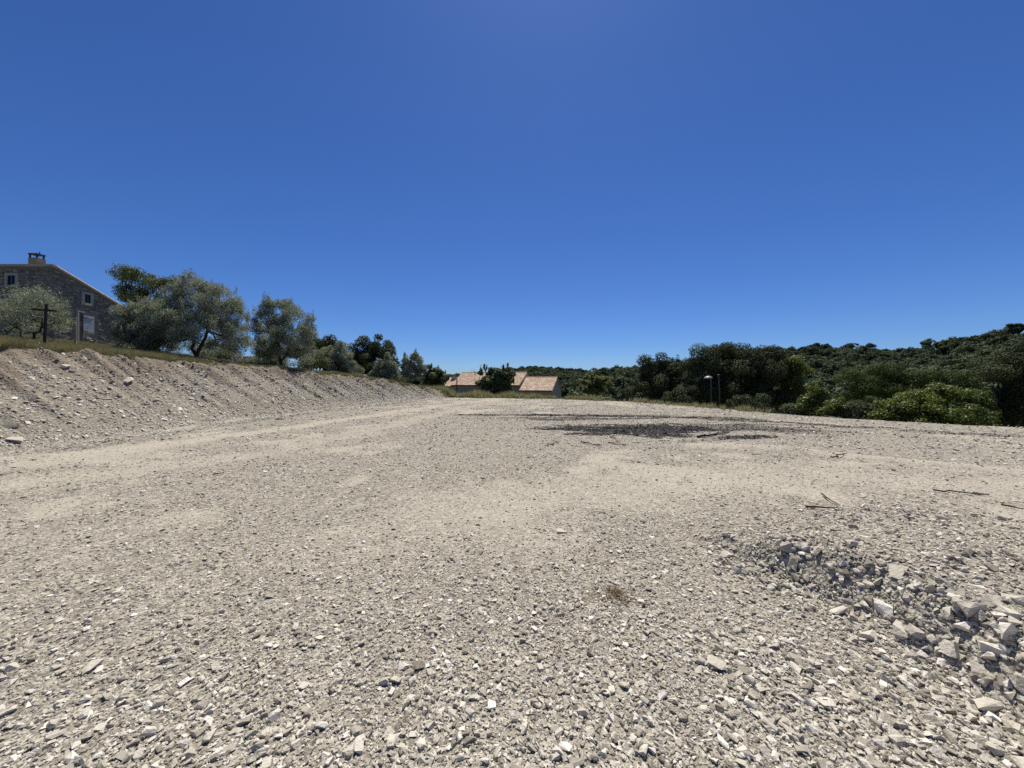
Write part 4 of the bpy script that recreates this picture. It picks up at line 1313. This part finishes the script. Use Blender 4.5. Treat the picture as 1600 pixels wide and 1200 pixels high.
# pale house glimpsed between the two large olives
b = P(384, 570, 52)
zb = zat(b.x, b.y)
root = empty('plaster_house', (b.x, b.y, zb)); tag(root, 'pale pink plastered house glimpsed between the two big olives', 'house')
zt_ = P(384, 558.5, 52).z - zb
m = MB(); m.box((0, 1.5, zt_ / 2 - .6), (3.4, 3, zt_ + 1.2)); m.build('wall', M_PINKR, root)
m = MB(); m.box((0, 1.5, zt_ + .08), (3.7, 3.3, .14)); m.build('roof', M_TILE, root)
m = MB()
for (u0, u1, y0, y1) in ((-.15, -.05, zt_ - 2.2, zt_ - .5), (1.65, 1.75, zt_ - 2.2, zt_ - .5), (-.05, 1.65, zt_ - .6, zt_ - .5)): m.box(((u0 + u1) / 2, -.03, (y0 + y1) / 2), (u1 - u0, .06, y1 - y0))
wd = m.build('garage_door', M_DRESSED, root)
m = MB(); m.box((.8, -.008, zt_ - 1.4), (1.7, .012, 1.6)); m.build('panel', M_DARK, wd)

# ------------------------------------------------------------------ street lamps
b = gz(1111, 27)
root = empty('street_lamp', b); tag(root, 'grey street lamp with pale saucer shaped head before the oaks', 'street lamp')
h = P(1111, 591, 27).z - b[2]
m = MB(); m.tube([(0, 0, -.3), (0, 0, h * .5), (0, 0, h)], [.07, .055, .04], 8); m.build('pole', M_STEEL, root)
m = MB(); m.tube([(0, 0, h - .02), (0, 0, h + .16), (-.06, 0, h + .22), (-.2, 0, h + .22)], [.035, .03, .028, .025], 6); m.build('arm', M_STEEL, root)
m = MB(); m.lathe([(0, .20), (.08, .19), (.22, .12), (.29, .05), (.30, .02), (.26, 0), (.12, -.03), (0, -.035)], (-.2, 0, h - .02), 14); m.build('lamp_head', M_LAMP, root, True)
b = gz(1124, 26.5)
root = empty('street_lamp', b); tag(root, 'thin leaning pole with small dark head right of saucer lamp', 'street lamp')
h = P(1124, 590, 26.5).z - b[2]
m = MB(); m.tube([(.05, 0, -.3), (.03, 0, h * .6), (0, 0, h * .85), (-.05, 0, h)], [.055, .05, .045, .04], 7); m.build('pole', M_STEEL, root)
m = MB(); m.lathe([(0, -.02), (.09, 0), (.12, .12), (.10, .2), (0, .24)], (-.05, 0, h), 10); m.build('lamp_head', M_IRON, root)

# ------------------------------------------------------------------ cross, post, fallen branches, spoil heap
b = gz(69.5, 15.2)
root = empty('wooden_cross', b); tag(root, 'dark weathered timber cross standing before the left olive tree', 'cross')
h = P(74, 475, 15.2).z - b[2]
m = MB(); m.box((0.03, 0, h / 2 - .1), (.065, .06, h + .2), Matrix.Rotation(.05, 4, 'Y')); m.build('upright', M_WEATH, root)
m = MB(); m.box((.07, -.068, h - .26), (.98, .06, .075), Matrix.Rotation(.07, 4, 'Y')); m.build('crossbeam', M_WEATH, root)
b = gz(117.5, 20)
root = empty('fence_post', b); tag(root, 'pale slim wooden post beside the shuttered door of house', 'post')
h = P(117.5, 498, 20).z - b[2]
m = MB(); m.tube([(0, 0, -.2), (0.01, 0, h)], [.05, .045], 8); m.build('shaft', M_DEAD, root)

def branch(name, label, cat, a, b_, r, mat, seed, forks=2, group=None, lift=.03, wob=.06):
    rng = np.random.default_rng(seed)
    a = np.array([a[0], a[1], zat(*a) + lift]); b2 = np.array([b_[0], b_[1], zat(*b_) + lift])
    L = np.linalg.norm(b2 - a)
    root = empty(name, a); tag(root, label, cat, group)
    n = 7
    p = a + (b2 - a) * np.linspace(0, 1, n)[:, None]
    p[1:-1] += rng.normal(0, wob * L, (n - 2, 3)) * np.array([1, 1, .25])
    p[:, 2] = np.maximum(p[:, 2], zfun(p[:, 0], p[:, 1]) + r * .6)
    m = MB(); m.tube(p - a, np.linspace(r, r * .45, n), 6); m.build('stem', mat, root)
    for k in range(forks):
        i = rng.integers(1, n - 1)
        d = (b2 - a) / L + rng.normal(0, .6, 3) * np.array([1, 1, .3]); d[2] = abs(d[2]) * .4
        e = p[i] + d * L * rng.uniform(.15, .35)
        e[2] = max(e[2], zat(e[0], e[1]) + r * .4)
        m = MB(); m.tube(np.array([p[i], (p[i] + e) / 2 + rng.normal(0, .03 * L, 3) * .5, e]) - a, [r * .55, r * .4, r * .2], 5)
        m.build('side_twig', mat, root)
    return root
T = 'dead twigs on the gravel'
branch('twig', 'pale forked stick lying by the burnt patch', 'twig', G(956, 680), G(968, 691), .026, M_DEAD, 1, 1, T)
branch('twig', 'dark crooked stick left of the pale forked stick', 'twig', G(908, 692), G(938, 698), .017, M_TWIG, 2, 3, T)
branch('twig', 'thin twig just right of the pale forked stick', 'twig', G(950, 693), G(978, 697), .014, M_TWIG, 3, 2, T)
branch('twig', 'small broken twig at the left tip of the burnt patch', 'twig', G(856, 699), G(874, 691), .014, M_TWIG, 4, 1, T)
branch('twig', 'long dark twig on bare gravel near the right edge', 'twig', G(1458, 769), G(1546, 776), .012, M_TWIG, 5, 3, T)
branch('twig', 'straight dark stick lying above the coarse windrow', 'twig', G(1259, 797), G(1304, 801), .014, M_TWIG, 6, 0, T, wob=.015)
branch('twig', 'thin slanting twig just above the straight dark stick', 'twig', G(1284, 776), G(1308, 795), .011, M_TWIG, 7, 0, T, wob=.02)
branch('twig', 'small twig on the pale wheel track at right', 'twig', G(1297, 715), G(1323, 713), .016, M_TWIG, 8, 1, T)
branch('twig', 'short brown stick on the left wheel track', 'twig', G(431, 656), G(446, 656), .03, M_TWIG, 9, 0, T, wob=.02)
branch('twig', 'short dark stick half buried at right edge', 'twig', G(1565, 792), G(1600, 799), .012, M_TWIG, 10, 1, T)
branch('twig', 'charred pole lying across the burnt patch', 'twig', G(1090, 684), G(1140, 677), .03, M_CHAR, 11, 1, T, wob=.02)
branch('twig', 'reddish brown twig in the left middle gravel', 'twig', G(333, 744), G(350, 741), .012, M_TWIG, 12, 1, T)
D = 'pruned branches under the olives'
for i, (p0, p1, d0, d1, r, lb) in enumerate([
        (232, 262, 18.2, 18.6, .035, 'bleached fallen branch left of the forked olive trunk'),
        (256, 300, 17.8, 17.9, .045, 'thick pale fallen branch under the largest olive'),
        (268, 308, 18.6, 17.6, .03, 'slanting grey fallen branch beside the forked trunk'),
        (318, 346, 18.2, 17.8, .03, 'thin fallen branch right of the forked trunk'),
        (346, 372, 19.4, 19.6, .03, 'grey stick lying below the right side of largest olive'),
        (10, 62, 14.6, 14.4, .025, 'long pale stick lying in the grass left of cross'),
        (30, 48, 14.2, 15.4, .022, 'short crossing stick in the grass left of cross')]):
    x0, y0 = (p0 - 800) / F * d0, d0; x1, y1 = (p1 - 800) / F * d1, d1
    branch('fallen_branch', lb, 'branch', (x0, y0), (x1, y1), r, M_DEAD, 30 + i, 3, D, .12)

def heap():
    rng = np.random.default_rng(8)
    cx, cy = (568 - 800) / F * 31.5, 31.5
    root = empty('spoil_heap', (cx, cy, zat(cx, cy))); tag(root, 'small heap of brown spoil and rubble on the bank top', 'heap')
    n = 28; v, q = [], []
    for i in range(12):
        for k in range(n):
            r = i / 11; a = 2 * math.pi * k / n
            x, y = 1.35 * r * math.cos(a), .9 * r * math.sin(a)
            hgt = .55 * (1 - r) ** .9 + .15 * float(fbm(np.array([x * 2.5 + 50]), np.array([y * 2.5]), 3)[0]) * (1 - r ** 2)
            v.append((x, y, hgt - .06 + zat(cx + x, cy + y) - zat(cx, cy)))
    for i in range(11):
        for k in range(n): q.append([i * n + k, i * n + (k + 1) % n, (i + 1) * n + (k + 1) % n, (i + 1) * n + k])
    link('earth', np_mesh('earth', np.array(v), np.array(q)), M_MOUND, root)
    for i in range(22):
        a, r = rng.uniform(0, 6.28), rng.uniform(.1, .95)
        x, y = 1.35 * r * math.cos(a), .9 * r * math.sin(a)
        o = link('rubble_stone', STONES[rng.integers(12)], None, root)
        o.location = (x, y, .55 * (1 - r) ** .9 + zat(cx + x, cy + y) - zat(cx, cy) + .02)
        o.scale = (rng.uniform(.1, .28),) * 3
        o.rotation_euler = tuple(rng.normal(0, .5, 3))
heap()

# dry root mat pressed into the gravel
def dry_mat():
    rng = np.random.default_rng(9)
    x0, y0 = G(965, 932)
    root = empty('dry_root_mat', (x0, y0, zat(x0, y0)))
    tag(root, 'flattened brown mat of dry roots in the foreground gravel', 'dry roots')
    m = MB()
    for i in range(130):
        a = rng.uniform(0, 6.28); r = .085 * abs(rng.normal()) ** .8 * (1.5 if math.sin(a * 2 + 1) > .2 else .8)
        x, y = 1.1 * r * math.cos(a) - .02, .85 * r * math.sin(a)
        d = rng.normal(0, .04, 2) + np.array([.02, -.015])
        z0 = zat(x0 + x, y0 + y) - zat(x0, y0)
        m.tube([(x, y, z0 + .012), (x + d[0] * .5, y + d[1] * .5, z0 + .02 + rng.uniform(0, .014)), (x + d[0], y + d[1], z0 + .010)], [.0022, .002, .001], 3, False)
    m.build('root_fibres', plain('dry_root', (.21, .155, .09), .9, .5, 40, 0), root)
dry_mat()
